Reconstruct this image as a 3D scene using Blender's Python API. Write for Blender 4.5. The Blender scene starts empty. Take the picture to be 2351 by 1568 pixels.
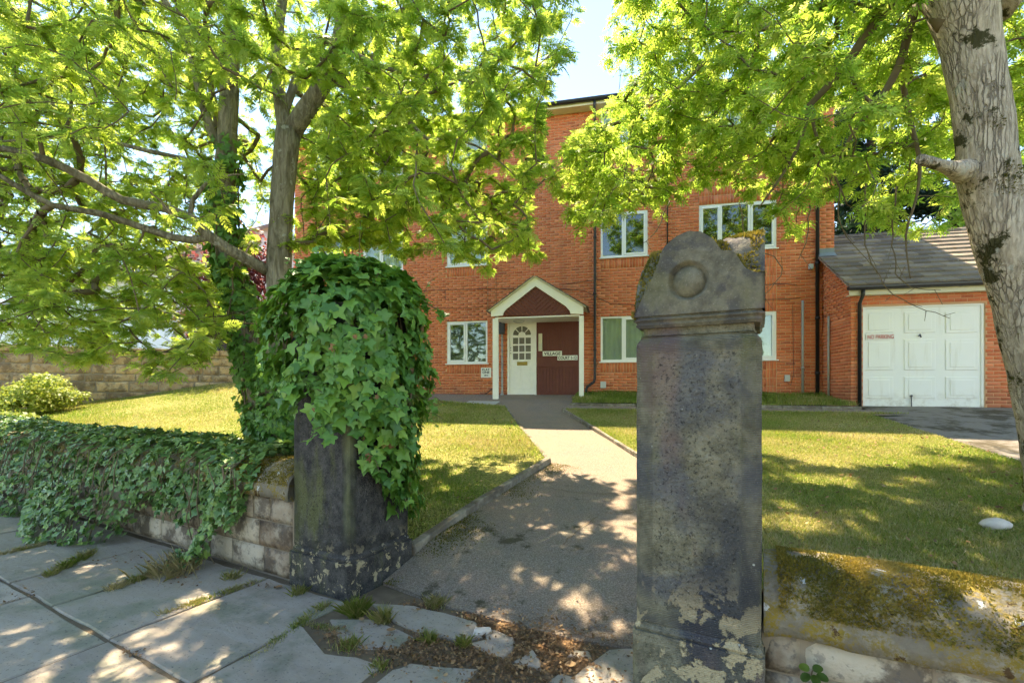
import bpy, math, random
import numpy as np
from mathutils import Vector, Matrix
from mathutils.geometry import delaunay_2d_cdt

random.seed(7)
RNG = np.random.default_rng(7)
scene = bpy.context.scene
COL = scene.collection

# ------------------------------------------------------------------ camera, sky, sun, exposure
EYE = 1.4            # camera height above the pavement (m)
FPX = 1057.0         # focal length in pixels of a 2351 px wide picture
CX, HY = 1175.5, 896.0
cam_d = bpy.data.cameras.new('camera')
cam = bpy.data.objects.new('camera', cam_d)
COL.objects.link(cam)
cam.location = (0, 0, EYE)
cam.rotation_euler = (math.radians(90), 0, 0)
cam_d.sensor_width = 36.0
cam_d.lens = 36.0 * FPX / 2351.0
cam_d.shift_y = 112.0 / 2351.0
cam_d.clip_start = 0.05
cam_d.clip_end = 2000
scene.camera = cam

SUNDIR = Vector((0.1915, -0.5416, -1.0)).normalized()
world = bpy.data.worlds.new('World')
scene.world = world
world.use_nodes = True
wn = world.node_tree
for n in list(wn.nodes):
    wn.nodes.remove(n)
wo = wn.nodes.new('ShaderNodeOutputWorld')
wb = wn.nodes.new('ShaderNodeBackground')
sky = wn.nodes.new('ShaderNodeTexSky')
sky.sky_type = 'NISHITA'
sky.sun_disc = False
sky.sun_elevation = math.radians(60)
sky.sun_rotation = math.radians(-19.5)
sky.air_density = 1.0
sky.dust_density = 0.0
sky.ozone_density = 2.5
wb.inputs['Strength'].default_value = 0.13
wn.links.new(sky.outputs[0], wb.inputs[0])
wn.links.new(wb.outputs[0], wo.inputs[0])

sun_d = bpy.data.lights.new('sun', 'SUN')
sun_d.energy = 4.7
sun_d.angle = math.radians(0.5)
sun_d.color = (1.0, 0.91, 0.76)
sun = bpy.data.objects.new('sun', sun_d)
COL.objects.link(sun)
sun.rotation_euler = SUNDIR.to_track_quat('-Z', 'Y').to_euler()

scene.view_settings.view_transform = 'Standard'
scene.view_settings.look = 'None'
scene.view_settings.exposure = 2.0
scene.view_settings.gamma = 1.0
scene.view_settings.use_white_balance = True     # the photograph is balanced for the shade
scene.view_settings.white_balance_temperature = 7700
scene.view_settings.use_curve_mapping = False
scene.render.engine = 'CYCLES'
scene.cycles.max_bounces = 6
scene.cycles.diffuse_bounces = 4
scene.cycles.glossy_bounces = 3
scene.cycles.transmission_bounces = 6
scene.cycles.transparent_max_bounces = 8
scene.cycles.sample_clamp_indirect = 6.0
scene.cycles.use_adaptive_sampling = True
scene.cycles.adaptive_threshold = 0.03
scene.cycles.use_denoising = True

# ------------------------------------------------------------------ places
A_W = math.radians(28.5)                    # street wall direction
WU = np.array((math.cos(A_W), -math.sin(A_W)))
WV = np.array((math.sin(A_W), math.cos(A_W)))
WC = np.array((-1.097, 3.09))               # near corner of the left gate pillar
A_B = math.radians(12.0)                    # front of the brick building
BU = np.array((math.cos(A_B), -math.sin(A_B)))
BV = np.array((math.sin(A_B), math.cos(A_B)))
BC = np.array((0.297, 12.8))

def W(u, v, z=0.0):
    p = WC + u * WU + v * WV
    return (p[0], p[1], z)

def B(t, n, z=0.0):
    p = BC + t * BU + n * BV
    return (p[0], p[1], z)

def to_uv(X, Y):
    d = np.array((X, Y)) - WC
    return float(d @ WU), float(d @ WV)

def zg(X, Y):                               # rising garden ground
    v = (X - WC[0]) * WV[0] + (Y - WC[1]) * WV[1]
    return (-0.299 + 0.122 * Y + 0.02 * X) * float(smooth(.12, .95, v))

def on_ground(px, py, off=0.0):
    r = (px - CX) / FPX
    Y = (EYE + 0.299 - off) / ((py - HY) / FPX + 0.122 + 0.02 * r)
    return (r * Y, Y)

def on_pave(px, py):
    Y = EYE * FPX / (py - HY)
    return ((px - CX) / FPX * Y, Y)

def PD(px, py, D):
    return ((px - CX) / FPX * D, D, EYE - (py - HY) / FPX * D)

def tb(px, n=0.0):                          # along-front coordinate on the plane n of the building
    r = (px - CX) / FPX
    return (r * (BC[1] + BV[1] * n) - BC[0] - BV[0] * n) / (BU[0] - r * BU[1])

def zb(px, py, n=0.0):
    Y = B(tb(px, n), n)[1]
    return EYE - (py - HY) / FPX * Y

# ------------------------------------------------------------------ numpy noise
def sn(P, seed, freq):
    P = np.asarray(P, float)
    r = np.random.default_rng(seed)
    out = np.zeros(P.shape[0])
    for k in range(7):
        d = r.normal(size=P.shape[1]); d /= np.linalg.norm(d)
        f = freq * r.uniform(0.6, 1.7)
        out += np.sin(P @ d * f + r.uniform(0, 6.28))
    return out / 3.5

def smooth(a, b, x):
    t = np.clip((x - a) / (b - a), 0, 1)
    return t * t * (3 - 2 * t)

# ------------------------------------------------------------------ object helpers
ROOT = {}
def empty(name, loc, label, cat, group=None):
    o = bpy.data.objects.new(name, None)
    COL.objects.link(o)
    o.location = loc
    o.empty_display_size = 0.1
    ROOT[o] = Vector(loc)
    tag(o, label, cat, group)
    return o

def tag(o, label=None, cat=None, group=None, kind=None):
    if label: o['label'] = label
    if cat: o['category'] = cat
    if group: o['group'] = group
    if kind: o['kind'] = kind
    return o

def attach(o, parent):
    if parent is not None:
        o.parent = parent
        if parent in ROOT:
            o.matrix_parent_inverse = Matrix.Translation(-ROOT[parent])

def mk(name, verts, faces, mat, parent=None, smooth_=False, kind=None):
    me = bpy.data.meshes.new(name)
    me.from_pydata([tuple(map(float, v)) for v in verts], [], faces)
    if smooth_:
        me.polygons.foreach_set('use_smooth', [True] * len(me.polygons))
    me.materials.append(mat)
    me.update()
    o = bpy.data.objects.new(name, me)
    COL.objects.link(o)
    attach(o, parent)
    if kind: o['kind'] = kind
    return o

def np_mesh(name, Vt, F, mat, smooth_=False, tint=None):
    Vt = np.ascontiguousarray(Vt, dtype=np.float32).reshape(-1, 3)
    F = np.ascontiguousarray(F, dtype=np.int32)
    m, k = F.shape
    me = bpy.data.meshes.new(name)
    me.vertices.add(len(Vt)); me.vertices.foreach_set('co', Vt.ravel())
    me.loops.add(m * k); me.loops.foreach_set('vertex_index', F.ravel())
    me.polygons.add(m)
    me.polygons.foreach_set('loop_start', np.arange(0, m * k, k, dtype=np.int32))
    if smooth_:
        me.polygons.foreach_set('use_smooth', np.ones(m, dtype=bool))
    me.update(calc_edges=True)
    if tint is not None:
        at = me.attributes.new('tint', 'FLOAT', 'POINT')
        at.data.foreach_set('value', np.ascontiguousarray(np.asarray(tint) + 1.0, dtype=np.float32))    # +1 marks a joined mesh
    me.materials.append(mat)
    return me

def mk_np(name, Vt, F, mat, parent=None, smooth_=False, tint=None, kind=None):
    o = bpy.data.objects.new(name, np_mesh(name, Vt, F, mat, smooth_, tint))
    COL.objects.link(o)
    attach(o, parent)
    if kind: o['kind'] = kind
    return o

def inst(name, me, M, parent):
    o = bpy.data.objects.new(name, me)
    COL.objects.link(o)
    o.parent = parent
    if parent in ROOT:
        o.matrix_parent_inverse = Matrix.Translation(-ROOT[parent])
    o.matrix_basis = M
    return o

class MB:
    """collects shapes of one mesh"""
    def __init__(s): s.v = []; s.f = []
    def add(s, vs, fs):
        b = len(s.v); s.v += [tuple(p) for p in vs]; s.f += [tuple(i + b for i in f) for f in fs]
    def box(s, fr, a0, a1, b0, b1, c0, c1):
        vs = [fr(a, b, c) for a in (a0, a1) for b in (b0, b1) for c in (c0, c1)]
        s.add(vs, [(0, 1, 3, 2), (4, 6, 7, 5), (0, 4, 5, 1), (2, 3, 7, 6), (0, 2, 6, 4), (1, 5, 7, 3)])
    def prism(s, pts0, pts1):
        n = len(pts0)
        s.add(list(pts0) + list(pts1), [tuple(range(n))[::-1], tuple(range(n, 2 * n))] +
              [(i, (i + 1) % n, n + (i + 1) % n, n + i) for i in range(n)])
    def tube(s, pts, r, k=8, cap=True):
        pts = [Vector(p) for p in pts]
        rr = r if hasattr(r, '__len__') else [r] * len(pts)
        rings = []
        nrm = None
        for i, p in enumerate(pts):
            d = (pts[min(i + 1, len(pts) - 1)] - pts[max(i - 1, 0)]).normalized()
            if nrm is None:
                nrm = d.orthogonal().normalized()
            nrm = (nrm - d * nrm.dot(d)).normalized()
            bn = d.cross(nrm)
            rings.append([p + (nrm * math.cos(2 * math.pi * j / k) + bn * math.sin(2 * math.pi * j / k)) * rr[i] for j in range(k)])
        vs = [q for ring in rings for q in ring]
        fs = []
        for i in range(len(pts) - 1):
            for j in range(k):
                a = i * k + j; b = i * k + (j + 1) % k
                fs.append((a, b, b + k, a + k))
        if cap:
            fs.append(tuple(range(k))[::-1]); fs.append(tuple(range((len(pts) - 1) * k, len(pts) * k)))
        s.add(vs, fs)
    def obj(s, name, mat, parent=None, smooth_=False, kind=None, bevel=0):
        o = mk(name, s.v, s.f, mat, parent, smooth_, kind)
        if bevel:
            m = o.modifiers.new('bevel', 'BEVEL'); m.width = bevel; m.segments = 2; m.limit_method = 'ANGLE'
        return o

def cdt(poly, zf, step, jitter=0.0, amp=0.0, seed=1, skirt=0.0):
    """ground polygon with inner points; zf(X, Y) gives the height"""
    poly = [tuple(map(float, p)) for p in poly]
    bound = []
    for i, p in enumerate(poly):
        q = poly[(i + 1) % len(poly)]
        L = math.dist(p, q); n = max(1, int(L / step))
        for k in range(n):
            bound.append((p[0] + (q[0] - p[0]) * k / n, p[1] + (q[1] - p[1]) * k / n))
    nb = len(bound)
    xs = [p[0] for p in poly]; ys = [p[1] for p in poly]
    r = np.random.default_rng(seed)
    gx, gy = np.meshgrid(np.arange(min(xs), max(xs), step), np.arange(min(ys), max(ys), step))
    g = np.stack([gx.ravel(), gy.ravel()], 1) + r.uniform(-.3, .3, (gx.size, 2)) * step
    g = g[inpoly(g, poly)]
    pts = [Vector(p) for p in bound] + [Vector(p) for p in g]
    vs, es, fs, *_ = delaunay_2d_cdt(pts, [(i, (i + 1) % nb) for i in range(nb)], [], 1, 1e-5)
    P = np.array([(v[0], v[1]) for v in vs])
    z = np.array([zf(x, y) for x, y in P])
    if amp:
        z = z + amp * sn(P, seed, 2.2)
    return [(p[0], p[1], zz) for p, zz in zip(P, z)], [tuple(f) for f in fs]

def inpoly(P, poly):
    P = np.asarray(P); x, y = P[:, 0], P[:, 1]
    ins = np.zeros(len(P), bool)
    n = len(poly)
    for i in range(n):
        x0, y0 = poly[i]; x1, y1 = poly[(i + 1) % n]
        c = ((y0 > y) != (y1 > y)) & (x < (x1 - x0) * (y - y0) / ((y1 - y0) or 1e-9) + x0)
        ins ^= c
    return ins

# ------------------------------------------------------------------ material helpers
class NT:
    def __init__(s, name):
        s.m = bpy.data.materials.new(name); s.m.use_nodes = True
        s.t = s.m.node_tree
        for n in list(s.t.nodes): s.t.nodes.remove(n)
        s.out = s.t.nodes.new('ShaderNodeOutputMaterial')
        s._pos = None
    def n(s, typ, **kw):
        x = s.t.nodes.new(typ)
        for k, v in kw.items(): setattr(x, k, v)
        return x
    def put(s, sock, x):
        if hasattr(x, 'is_linked') or isinstance(x, bpy.types.NodeSocket): s.t.links.new(x, sock)
        elif isinstance(x, (tuple, list)) and len(x) == 3 and sock.type == 'RGBA': sock.default_value = (*x, 1)
        else: sock.default_value = x
    def pos(s):
        if s._pos is None: s._pos = s.n('ShaderNodeNewGeometry').outputs['Position']
        return s._pos
    def obj(s): return s.n('ShaderNodeTexCoord').outputs['Object']
    def mapping(s, vec, scale=(1, 1, 1), rot=(0, 0, 0)):
        m = s.n('ShaderNodeMapping'); s.put(m.inputs[0], vec); m.inputs['Scale'].default_value = scale; m.inputs['Rotation'].default_value = rot
        return m.outputs[0]
    def noise(s, scale, detail=4, rough=.55, vec=None, out='Fac', dist=0.0):
        n = s.n('ShaderNodeTexNoise'); s.put(n.inputs['Vector'], vec if vec is not None else s.pos())
        n.inputs['Scale'].default_value = scale; n.inputs['Detail'].default_value = detail; n.inputs['Roughness'].default_value = rough
        n.inputs['Distortion'].default_value = dist
        return n.outputs[out]
    def voronoi(s, scale, vec=None, feature='F1', out='Distance'):
        n = s.n('ShaderNodeTexVoronoi', feature=feature); s.put(n.inputs['Vector'], vec if vec is not None else s.pos()); n.inputs['Scale'].default_value = scale
        return n.outputs[out]
    def math(s, op, a, b=0.0, c=0.0, clamp=False):
        n = s.n('ShaderNodeMath', operation=op, use_clamp=clamp)
        s.put(n.inputs[0], a); s.put(n.inputs[1], b); s.put(n.inputs[2], c)
        return n.outputs[0]
    def step(s, x, a, b):
        n = s.n('ShaderNodeMapRange', interpolation_type='SMOOTHSTEP')
        s.put(n.inputs[0], x); n.inputs[1].default_value = a; n.inputs[2].default_value = b
        return n.outputs[0]
    def mix(s, f, a, b, blend='MIX'):
        n = s.n('ShaderNodeMix', data_type='RGBA', blend_type=blend)
        s.put(n.inputs[0], f); s.put(n.inputs[6], a); s.put(n.inputs[7], b)
        return n.outputs[2]
    def ramp(s, f, stops):
        n = s.n('ShaderNodeValToRGB'); s.put(n.inputs[0], f)
        e = n.color_ramp.elements
        while len(e) < len(stops): e.new(0.5)
        for el, (p, c) in zip(e, stops): el.position = p; el.color = (*c, 1)
        return n.outputs[0]
    def sep(s, vec=None):
        n = s.n('ShaderNodeSeparateXYZ'); s.put(n.inputs[0], vec if vec is not None else s.pos()); return n.outputs
    def attr(s, name, out='Fac'):
        return s.n('ShaderNodeAttribute', attribute_name=name).outputs[out]
    def island(s):
        a = s.n('ShaderNodeNewGeometry').outputs['Random Per Island']; b = s.n('ShaderNodeObjectInfo').outputs['Random']
        return s.math('FRACT', s.math('ADD', a, b))
    def objrand(s): return s.n('ShaderNodeObjectInfo').outputs['Random']
    def bump(s, h, strength=.5, dist=.01, nrm=None):
        n = s.n('ShaderNodeBump'); s.put(n.inputs['Height'], h); n.inputs['Strength'].default_value = strength; n.inputs['Distance'].default_value = dist
        if nrm is not None: s.put(n.inputs['Normal'], nrm)
        return n.outputs[0]
    def bsdf(s, col, rough=.8, spec=.3, normal=None, metal=0.0):
        b = s.n('ShaderNodeBsdfPrincipled')
        s.put(b.inputs['Base Color'], col); s.put(b.inputs['Roughness'], rough); b.inputs['Specular IOR Level'].default_value = spec
        b.inputs['Metallic'].default_value = metal
        if normal is not None: s.put(b.inputs['Normal'], normal)
        return b.outputs[0]
    def done(s, sh):
        s.t.links.new(sh, s.out.inputs['Surface']); return s.m

def plain(name, col, rough=.6, spec=.3, var=.12, scale=6.0, bump=0.0, metal=0.0):
    t = NT(name)
    f = t.noise(scale, 5)
    c = t.mix(f, tuple(x * (1 - var) for x in col), tuple(min(1, x * (1 + var)) for x in col))
    nrm = t.bump(t.noise(scale * 12, 4), bump, .004) if bump else None
    return t.done(t.bsdf(c, rough, spec, nrm, metal))

def leaf_mat(name, stops, trans, tfac=.5, rough=.5, spec=.25, vein=False):
    t = NT(name)
    a0 = t.attr('tint'); g = t.math('GREATER_THAN', a0, .5)
    a = t.math('ADD', t.math('MULTIPLY', g, t.math('SUBTRACT', a0, 1.0)), t.math('MULTIPLY', t.math('SUBTRACT', 1.0, g), t.math('MULTIPLY', t.objrand(), .9)))
    c = t.ramp(a, stops)
    c2 = t.ramp(a, [(p, tc) for (p, _), tc in zip(stops, trans)])
    b = t.bsdf(c, rough, spec)
    tr = t.n('ShaderNodeBsdfTranslucent'); t.put(tr.inputs[0], c2)
    mx = t.n('ShaderNodeMixShader'); mx.inputs[0].default_value = tfac
    t.t.links.new(b, mx.inputs[1]); t.t.links.new(tr.outputs[0], mx.inputs[2])
    return t.done(mx.outputs[0])

# ------------------------------------------------------------------ materials
MAT = {}
def brick_mat():
    t = NT('brick')
    r = t.island()
    c = t.ramp(r, [(0, (.50, .115, .045)), (.2, (.66, .165, .062)), (.55, (.75, .205, .080)), (.8, (.60, .14, .055)), (.93, (.80, .27, .125)), (1, (.40, .10, .05))])
    n = t.noise(28, 5, .6)
    c = t.mix(t.step(n, .35, .75), c, t.mix(.5, c, (.62, .28, .17)))
    c = t.mix(t.math('MULTIPLY', t.step(t.noise(.5, 3), .52, .75), .30), c, (.30, .085, .045))
    c = t.mix(t.math('MULTIPLY', t.step(t.noise(2.2, 5, .62, t.mapping(t.pos(), (1, 1, .16))), .54, .72), .32), c, (.30, .11, .06))
    low = t.step(t.sep()[2], 1.75, 1.15)
    c = t.mix(t.math('MULTIPLY', low, t.math('MULTIPLY', t.noise(2.2, 4), .9)), c, (.20, .10, .065))
    return t.done(t.bsdf(c, .85, .2, t.bump(t.noise(90, 4), .3, .004)))
MAT['brick'] = brick_mat()
MAT['mortar'] = plain('mortar', (.64, .36, .20), .95, .1, .15, 5, .3)
MAT['upvc'] = plain('upvc', (.86, .87, .84), .35, .4, .04, 3)
MAT['white_paint'] = plain('white_paint', (.87, .855, .78), .5, .35, .07, 9, .15)
MAT['cream_paint'] = plain('cream_paint', (.70, .66, .48), .6, .3, .10, 5, .1)
MAT['brown_board'] = plain('brown_board', (.15, .046, .034), .55, .3, .18, 7, .2)
MAT['black_plastic'] = plain('black_plastic', (.018, .019, .022), .35, .45, .2, 6)
MAT['grey_plastic'] = plain('grey_plastic', (.50, .52, .50), .45, .35, .06, 8)
MAT['dark_box'] = plain('dark_box', (.05, .055, .07), .4, .4, .15, 8)
MAT['conduit'] = plain('conduit', (.36, .36, .32), .5, .4, .15, 10)
MAT['brass'] = plain('brass', (.34, .25, .06), .45, .5, .25, 20, 0, .6)
MAT['lead'] = plain('lead', (.20, .24, .25), .6, .4, .15, 10, .2)
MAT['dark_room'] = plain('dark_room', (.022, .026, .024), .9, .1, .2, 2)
MAT['curtain'] = plain('curtain', (.90, .86, .84), .9, .1, .08, 3)
MAT['blind'] = plain('blind', (.80, .80, .74), .6, .3, .05, 4)
MAT['letter_black'] = plain('letter_black', (.012, .012, .014), .6, .3, .1, 9)
MAT['letter_red'] = plain('letter_red', (.50, .07, .05), .6, .3, .15, 9)
MAT['sign_white'] = plain('sign_white', (.80, .80, .74), .45, .4, .05, 12)
MAT['white_render'] = plain('white_render', (.78, .80, .84), .9, .1, .05, .8, .15)
MAT['shed_grey'] = plain('shed_grey', (.07, .08, .10), .7, .2, .15, 2, .1)
MAT['pale_stone'] = plain('pale_stone', (.66, .58, .48), .8, .2, .3, 22, .4)
MAT['house_roof'] = plain('house_roof', (.30, .23, .20), .9, .15, .2, 3, .3)

def glass_mat():
    t = NT('window_glass')
    g = t.n('ShaderNodeBsdfGlossy'); g.inputs['Roughness'].default_value = .015; g.inputs[0].default_value = (.9, .95, .92, 1)
    tr = t.n('ShaderNodeBsdfTransparent'); tr.inputs[0].default_value = (.78, .84, .80, 1)
    lw = t.n('ShaderNodeLayerWeight'); lw.inputs[0].default_value = .35
    f = t.math('ADD', t.math('MULTIPLY', lw.outputs['Fresnel'], .55), .07, clamp=True)
    mx = t.n('ShaderNodeMixShader'); t.put(mx.inputs[0], f)
    t.t.links.new(tr.outputs[0], mx.inputs[1]); t.t.links.new(g.outputs[0], mx.inputs[2])
    return t.done(mx.outputs[0])
MAT['glass'] = glass_mat()

def garage_door_mat():
    t = NT('garage_door_paint')
    c = t.mix(t.noise(3, 5), (.82, .83, .77), (.89, .88, .82))
    z = t.sep()[2]
    dirt = t.math('MULTIPLY', t.step(z, 1.5, 1.04), t.step(t.noise(6, 6, .7), .42, .75))
    c = t.mix(t.math('MULTIPLY', dirt, .6), c, (.38, .32, .2))
    streak = t.step(t.noise(7, 4, .6, t.mapping(t.pos(), (1, 1, .12))), .55, .8)
    c = t.mix(t.math('MULTIPLY', streak, .35), c, (.55, .5, .36))
    return t.done(t.bsdf(c, .5, .35))
MAT['garage_door'] = garage_door_mat()

def roof_tile_mat():
    t = NT('roof_tile')
    c = t.ramp(t.objrand(), [(0, (.13, .105, .085)), (.5, (.20, .165, .135)), (1, (.30, .245, .19))])
    c = t.mix(t.step(t.noise(9, 5, .6), .55, .72), c, (.20, .13, .07))
    c = t.mix(t.step(t.noise(45, 3), .66, .72), c, (.42, .42, .40))
    return t.done(t.bsdf(c, .9, .15, t.bump(t.noise(60, 4), .4, .006)))
MAT['roof_tile'] = roof_tile_mat()

def pillar_mat(name, dark, pale_amt, green, smooth_cut=False):
    t = NT(name)
    P = t.pos(); z = t.sep()[2]
    n1 = t.noise(3.2, 6, .6); n2 = t.noise(9, 6, .6); n3 = t.noise(60, 4, .6)
    if dark:
        c = t.mix(t.step(t.noise(14, 7, .68), .3, .7), (.032, .031, .031), (.105, .10, .09))
        c = t.mix(t.math('MULTIPLY', t.step(n1, .5, .7), .5), c, (.035, .032, .028))
    else:
        c = t.mix(t.step(t.noise(11, 8, .7), .3, .7), (.10, .096, .064), (.27, .255, .175))
        c = t.mix(t.math('MULTIPLY', t.step(t.noise(2.1, 4, .5, None, 'Fac', .6), .48, .62), .6), c, (.095, .105, .13))
        c = t.mix(t.math('MULTIPLY', t.step(t.noise(2.8, 3, .5, t.mapping(P, (1.4, 1.4, .5))), .54, .66), .6), c, (.185, .125, .115))
        blk = t.math('MULTIPLY', t.step(t.noise(2.3, 5, .55, t.mapping(P, (1, 1, .55))), .47, .60), t.step(z, 1.15, .8))
        c = t.mix(t.math('MULTIPLY', blk, .85), c, (.045, .050, .060))
    alg = t.math('MULTIPLY', t.step(t.noise(2.6, 5, .6, t.mapping(P, (1.6, 1.6, .45))), .52, .66), green)
    c = t.mix(alg, c, (.16, .175, .055) if dark else (.15, .155, .052))
    # algae run along the near arris
    if dark:
        c = t.mix(t.math('MULTIPLY', t.math('MULTIPLY', t.attr('arris'), t.step(t.noise(5, 5, .6, t.mapping(P, (1, 1, .3))), .30, .55)), t.math('MULTIPLY', t.step(z, .30, .55), .85)), c, (.22, .235, .115))
    # flaked, pale stone low down
    lowm = t.step(z, .62, .28) if not dark else t.step(z, .40, .20)
    fl = t.math('MULTIPLY', lowm, t.step(t.noise(15 if dark else 6.5, 7, .64, None, 'Fac', .4), .53 - pale_amt, .56 - pale_amt))
    c = t.mix(fl, c, t.mix(n3, (.36, .30, .17), (.52, .44, .28)))
    sp = t.step(t.voronoi(24), .15, .10)
    c = t.mix(t.math('MULTIPLY', sp, t.step(t.noise(9, 3), .62, .66)), c, (.5, .52, .46))
    mg = t.attr('margin')
    wv = t.n('ShaderNodeTexWave', wave_type='BANDS', bands_direction='Z'); t.put(wv.inputs[0], P)
    wv.inputs['Scale'].default_value = 40; wv.inputs['Distortion'].default_value = 1.2; wv.inputs['Detail'].default_value = 2; wv.inputs['Detail Scale'].default_value = 2
    peck = t.math('ADD', t.math('MULTIPLY', t.noise(62, 5, .72), .9), t.math('MULTIPLY', t.voronoi(80), .75))
    tooled = t.math('ADD', t.math('MULTIPLY', wv.outputs['Fac'], .55), t.math('MULTIPLY', t.noise(50, 3), .35))
    hmix = t.n('ShaderNodeMix', data_type='FLOAT'); t.put(hmix.inputs[0], mg); t.put(hmix.inputs[2], peck); t.put(hmix.inputs[3], tooled)
    h = t.math('SUBTRACT', hmix.outputs[0], t.math('MULTIPLY', fl, .6))
    if smooth_cut:
        h = t.math('ADD', t.math('MULTIPLY', t.noise(26, 7, .68), .9), t.math('MULTIPLY', t.noise(110, 3), .3)); mg = 1.0
        c = t.mix(t.math('MULTIPLY', t.step(t.noise(4.5, 6, .65, None, 'Fac', .5), .46, .58), .7), c, (.055, .056, .064))
        c = t.mix(t.math('MULTIPLY', t.step(t.noise(6.0, 5, .6), .54, .64), .5), c, (.24, .225, .13))
        c = t.mix(.28, c, (.06, .058, .055))
    c = t.mix(t.math('MULTIPLY', t.math('SUBTRACT', 1.0, mg), t.step(t.noise(66, 5, .74), .47, .36)), c, t.mix(.75, c, (.015, .015, .015)))
    c = t.mix(t.math('MULTIPLY', t.step(t.noise(130, 3, .6), .58, .72), .45), c, t.mix(.6, c, (.45, .43, .36)))
    return t.done(t.bsdf(c, .85, .2, t.bump(h, 1.0, .009)))
MAT['pillar_dark'] = pillar_mat('sooty_sandstone', True, -.025, .55)
MAT['pillar_olive'] = pillar_mat('weathered_sandstone', False, .005, .7)
MAT['pillar_cap'] = pillar_mat('smooth_weathered_sandstone', False, .0, .55, True)

def coping_mat():
    t = NT('mossy_coping')
    n2 = t.noise(7, 6, .6)
    c = t.mix(t.noise(16, 7, .66), (.16, .14, .10), (.40, .355, .27))
    c = t.mix(t.step(t.noise(5.0, 6, .65), .45, .60), c, t.mix(t.step(t.noise(55, 5, .7), .42, .58), (.40, .36, .28), (.33, .25, .08)))
    c = t.mix(t.math('MULTIPLY', t.math('MULTIPLY', t.step(t.noise(9, 8, .68, None, 'Fac', .5), .47, .56), t.step(t.noise(70, 5, .7), .40, .56)), .95), c, t.mix(t.noise(30, 3), (.22, .175, .03), (.46, .32, .055)))
    c = t.mix(t.step(t.noise(10, 7, .68), .60, .64), c, (.13, .08, .04))
    wob = t.n('ShaderNodeVectorMath', operation='ADD'); t.put(wob.inputs[0], t.pos()); wsc = t.n('ShaderNodeVectorMath', operation='SCALE'); t.put(wsc.inputs[0], t.noise(26, 5, .7, None, 'Color')); wsc.inputs['Scale'].default_value = .09; t.put(wob.inputs[1], wsc.outputs[0])
    wh = t.math('MULTIPLY', t.step(t.voronoi(7.0, wob.outputs[0]), .115, .10), t.step(t.noise(60, 4, .7), .36, .46))
    c = t.mix(wh, c, (.72, .74, .70))
    return t.done(t.bsdf(c, .95, .1, t.bump(t.noise(36, 8, .7), 1.0, .03)))
MAT['coping'] = coping_mat()

def wallstone_mat(name, a, b, soot):
    t = NT(name)
    r = t.objrand()
    c = t.mix(r, a, b)
    c = t.mix(t.step(t.noise(8, 6, .62), .4, .7), c, t.mix(.5, c, (.5, .46, .36)))
    c = t.mix(t.math('MULTIPLY', t.step(t.noise(3.6, 7, .68), .46, .58), soot), c, (.085, .062, .045))
    c = t.mix(t.math('MULTIPLY', t.step(t.noise(22, 4, .6), .56, .66), .5), c, (.10, .095, .09))
    return t.done(t.bsdf(c, .92, .15, t.bump(t.noise(30, 6, .65), .8, .012)))
MAT['wall_stone'] = wallstone_mat('wall_stone', (.24, .17, .11), (.66, .58, .44), .8)
MAT['sand_block'] = wallstone_mat('sand_block', (.36, .235, .125), (.60, .41, .215), .6)
MAT['wall_mortar'] = plain('wall_mortar', (.27, .22, .16), .95, .1, .3, 8, .6)

def flag_mat():
    t = NT('flagstone')
    r = t.objrand()
    c = t.ramp(r, [(0, (.31, .255, .195)), (.4, (.40, .33, .255)), (.7, (.35, .295, .22)), (1, (.50, .42, .33))])
    P = t.mapping(t.pos(), (1, 1, 1), (0, 0, .5))
    lay = t.noise(5, 6, .6, t.mapping(P, (.6, 2.4, 1)), 'Fac', .8)
    c = t.mix(t.step(lay, .30, .75), c, t.mix(.35, c, (.48, .44, .38)))
    c = t.mix(t.math('MULTIPLY', t.step(t.noise(2.2, 5, .6), .48, .64), .6), c, (.20, .225, .13))
    c = t.mix(t.math('MULTIPLY', t.step(t.noise(55, 3), .60, .68), .6), c, (.07, .065, .055))
    c = t.mix(t.math('MULTIPLY', t.step(t.noise(1.1, 6, .7), .50, .68), .45), c, (.13, .12, .10))
    ed = t.step(t.noise(3.2, 7, .62, t.mapping(P, (.5, 2.0, 1)), 'Fac', 1.2), .50, .515)
    c = t.mix(t.math('MULTIPLY', ed, .08), c, (.50, .46, .40))
    c = t.mix(t.math('MULTIPLY', t.noise(140, 3, .7), .35), c, t.mix(.5, c, (.1, .095, .085)))
    return t.done(t.bsdf(c, .85, .2, t.bump(t.math('ADD', t.math('ADD', lay, t.math('MULTIPLY', ed, .5)), t.math('MULTIPLY', t.noise(60, 4), .5)), .35, .010)))
MAT['flag'] = flag_mat()

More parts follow.
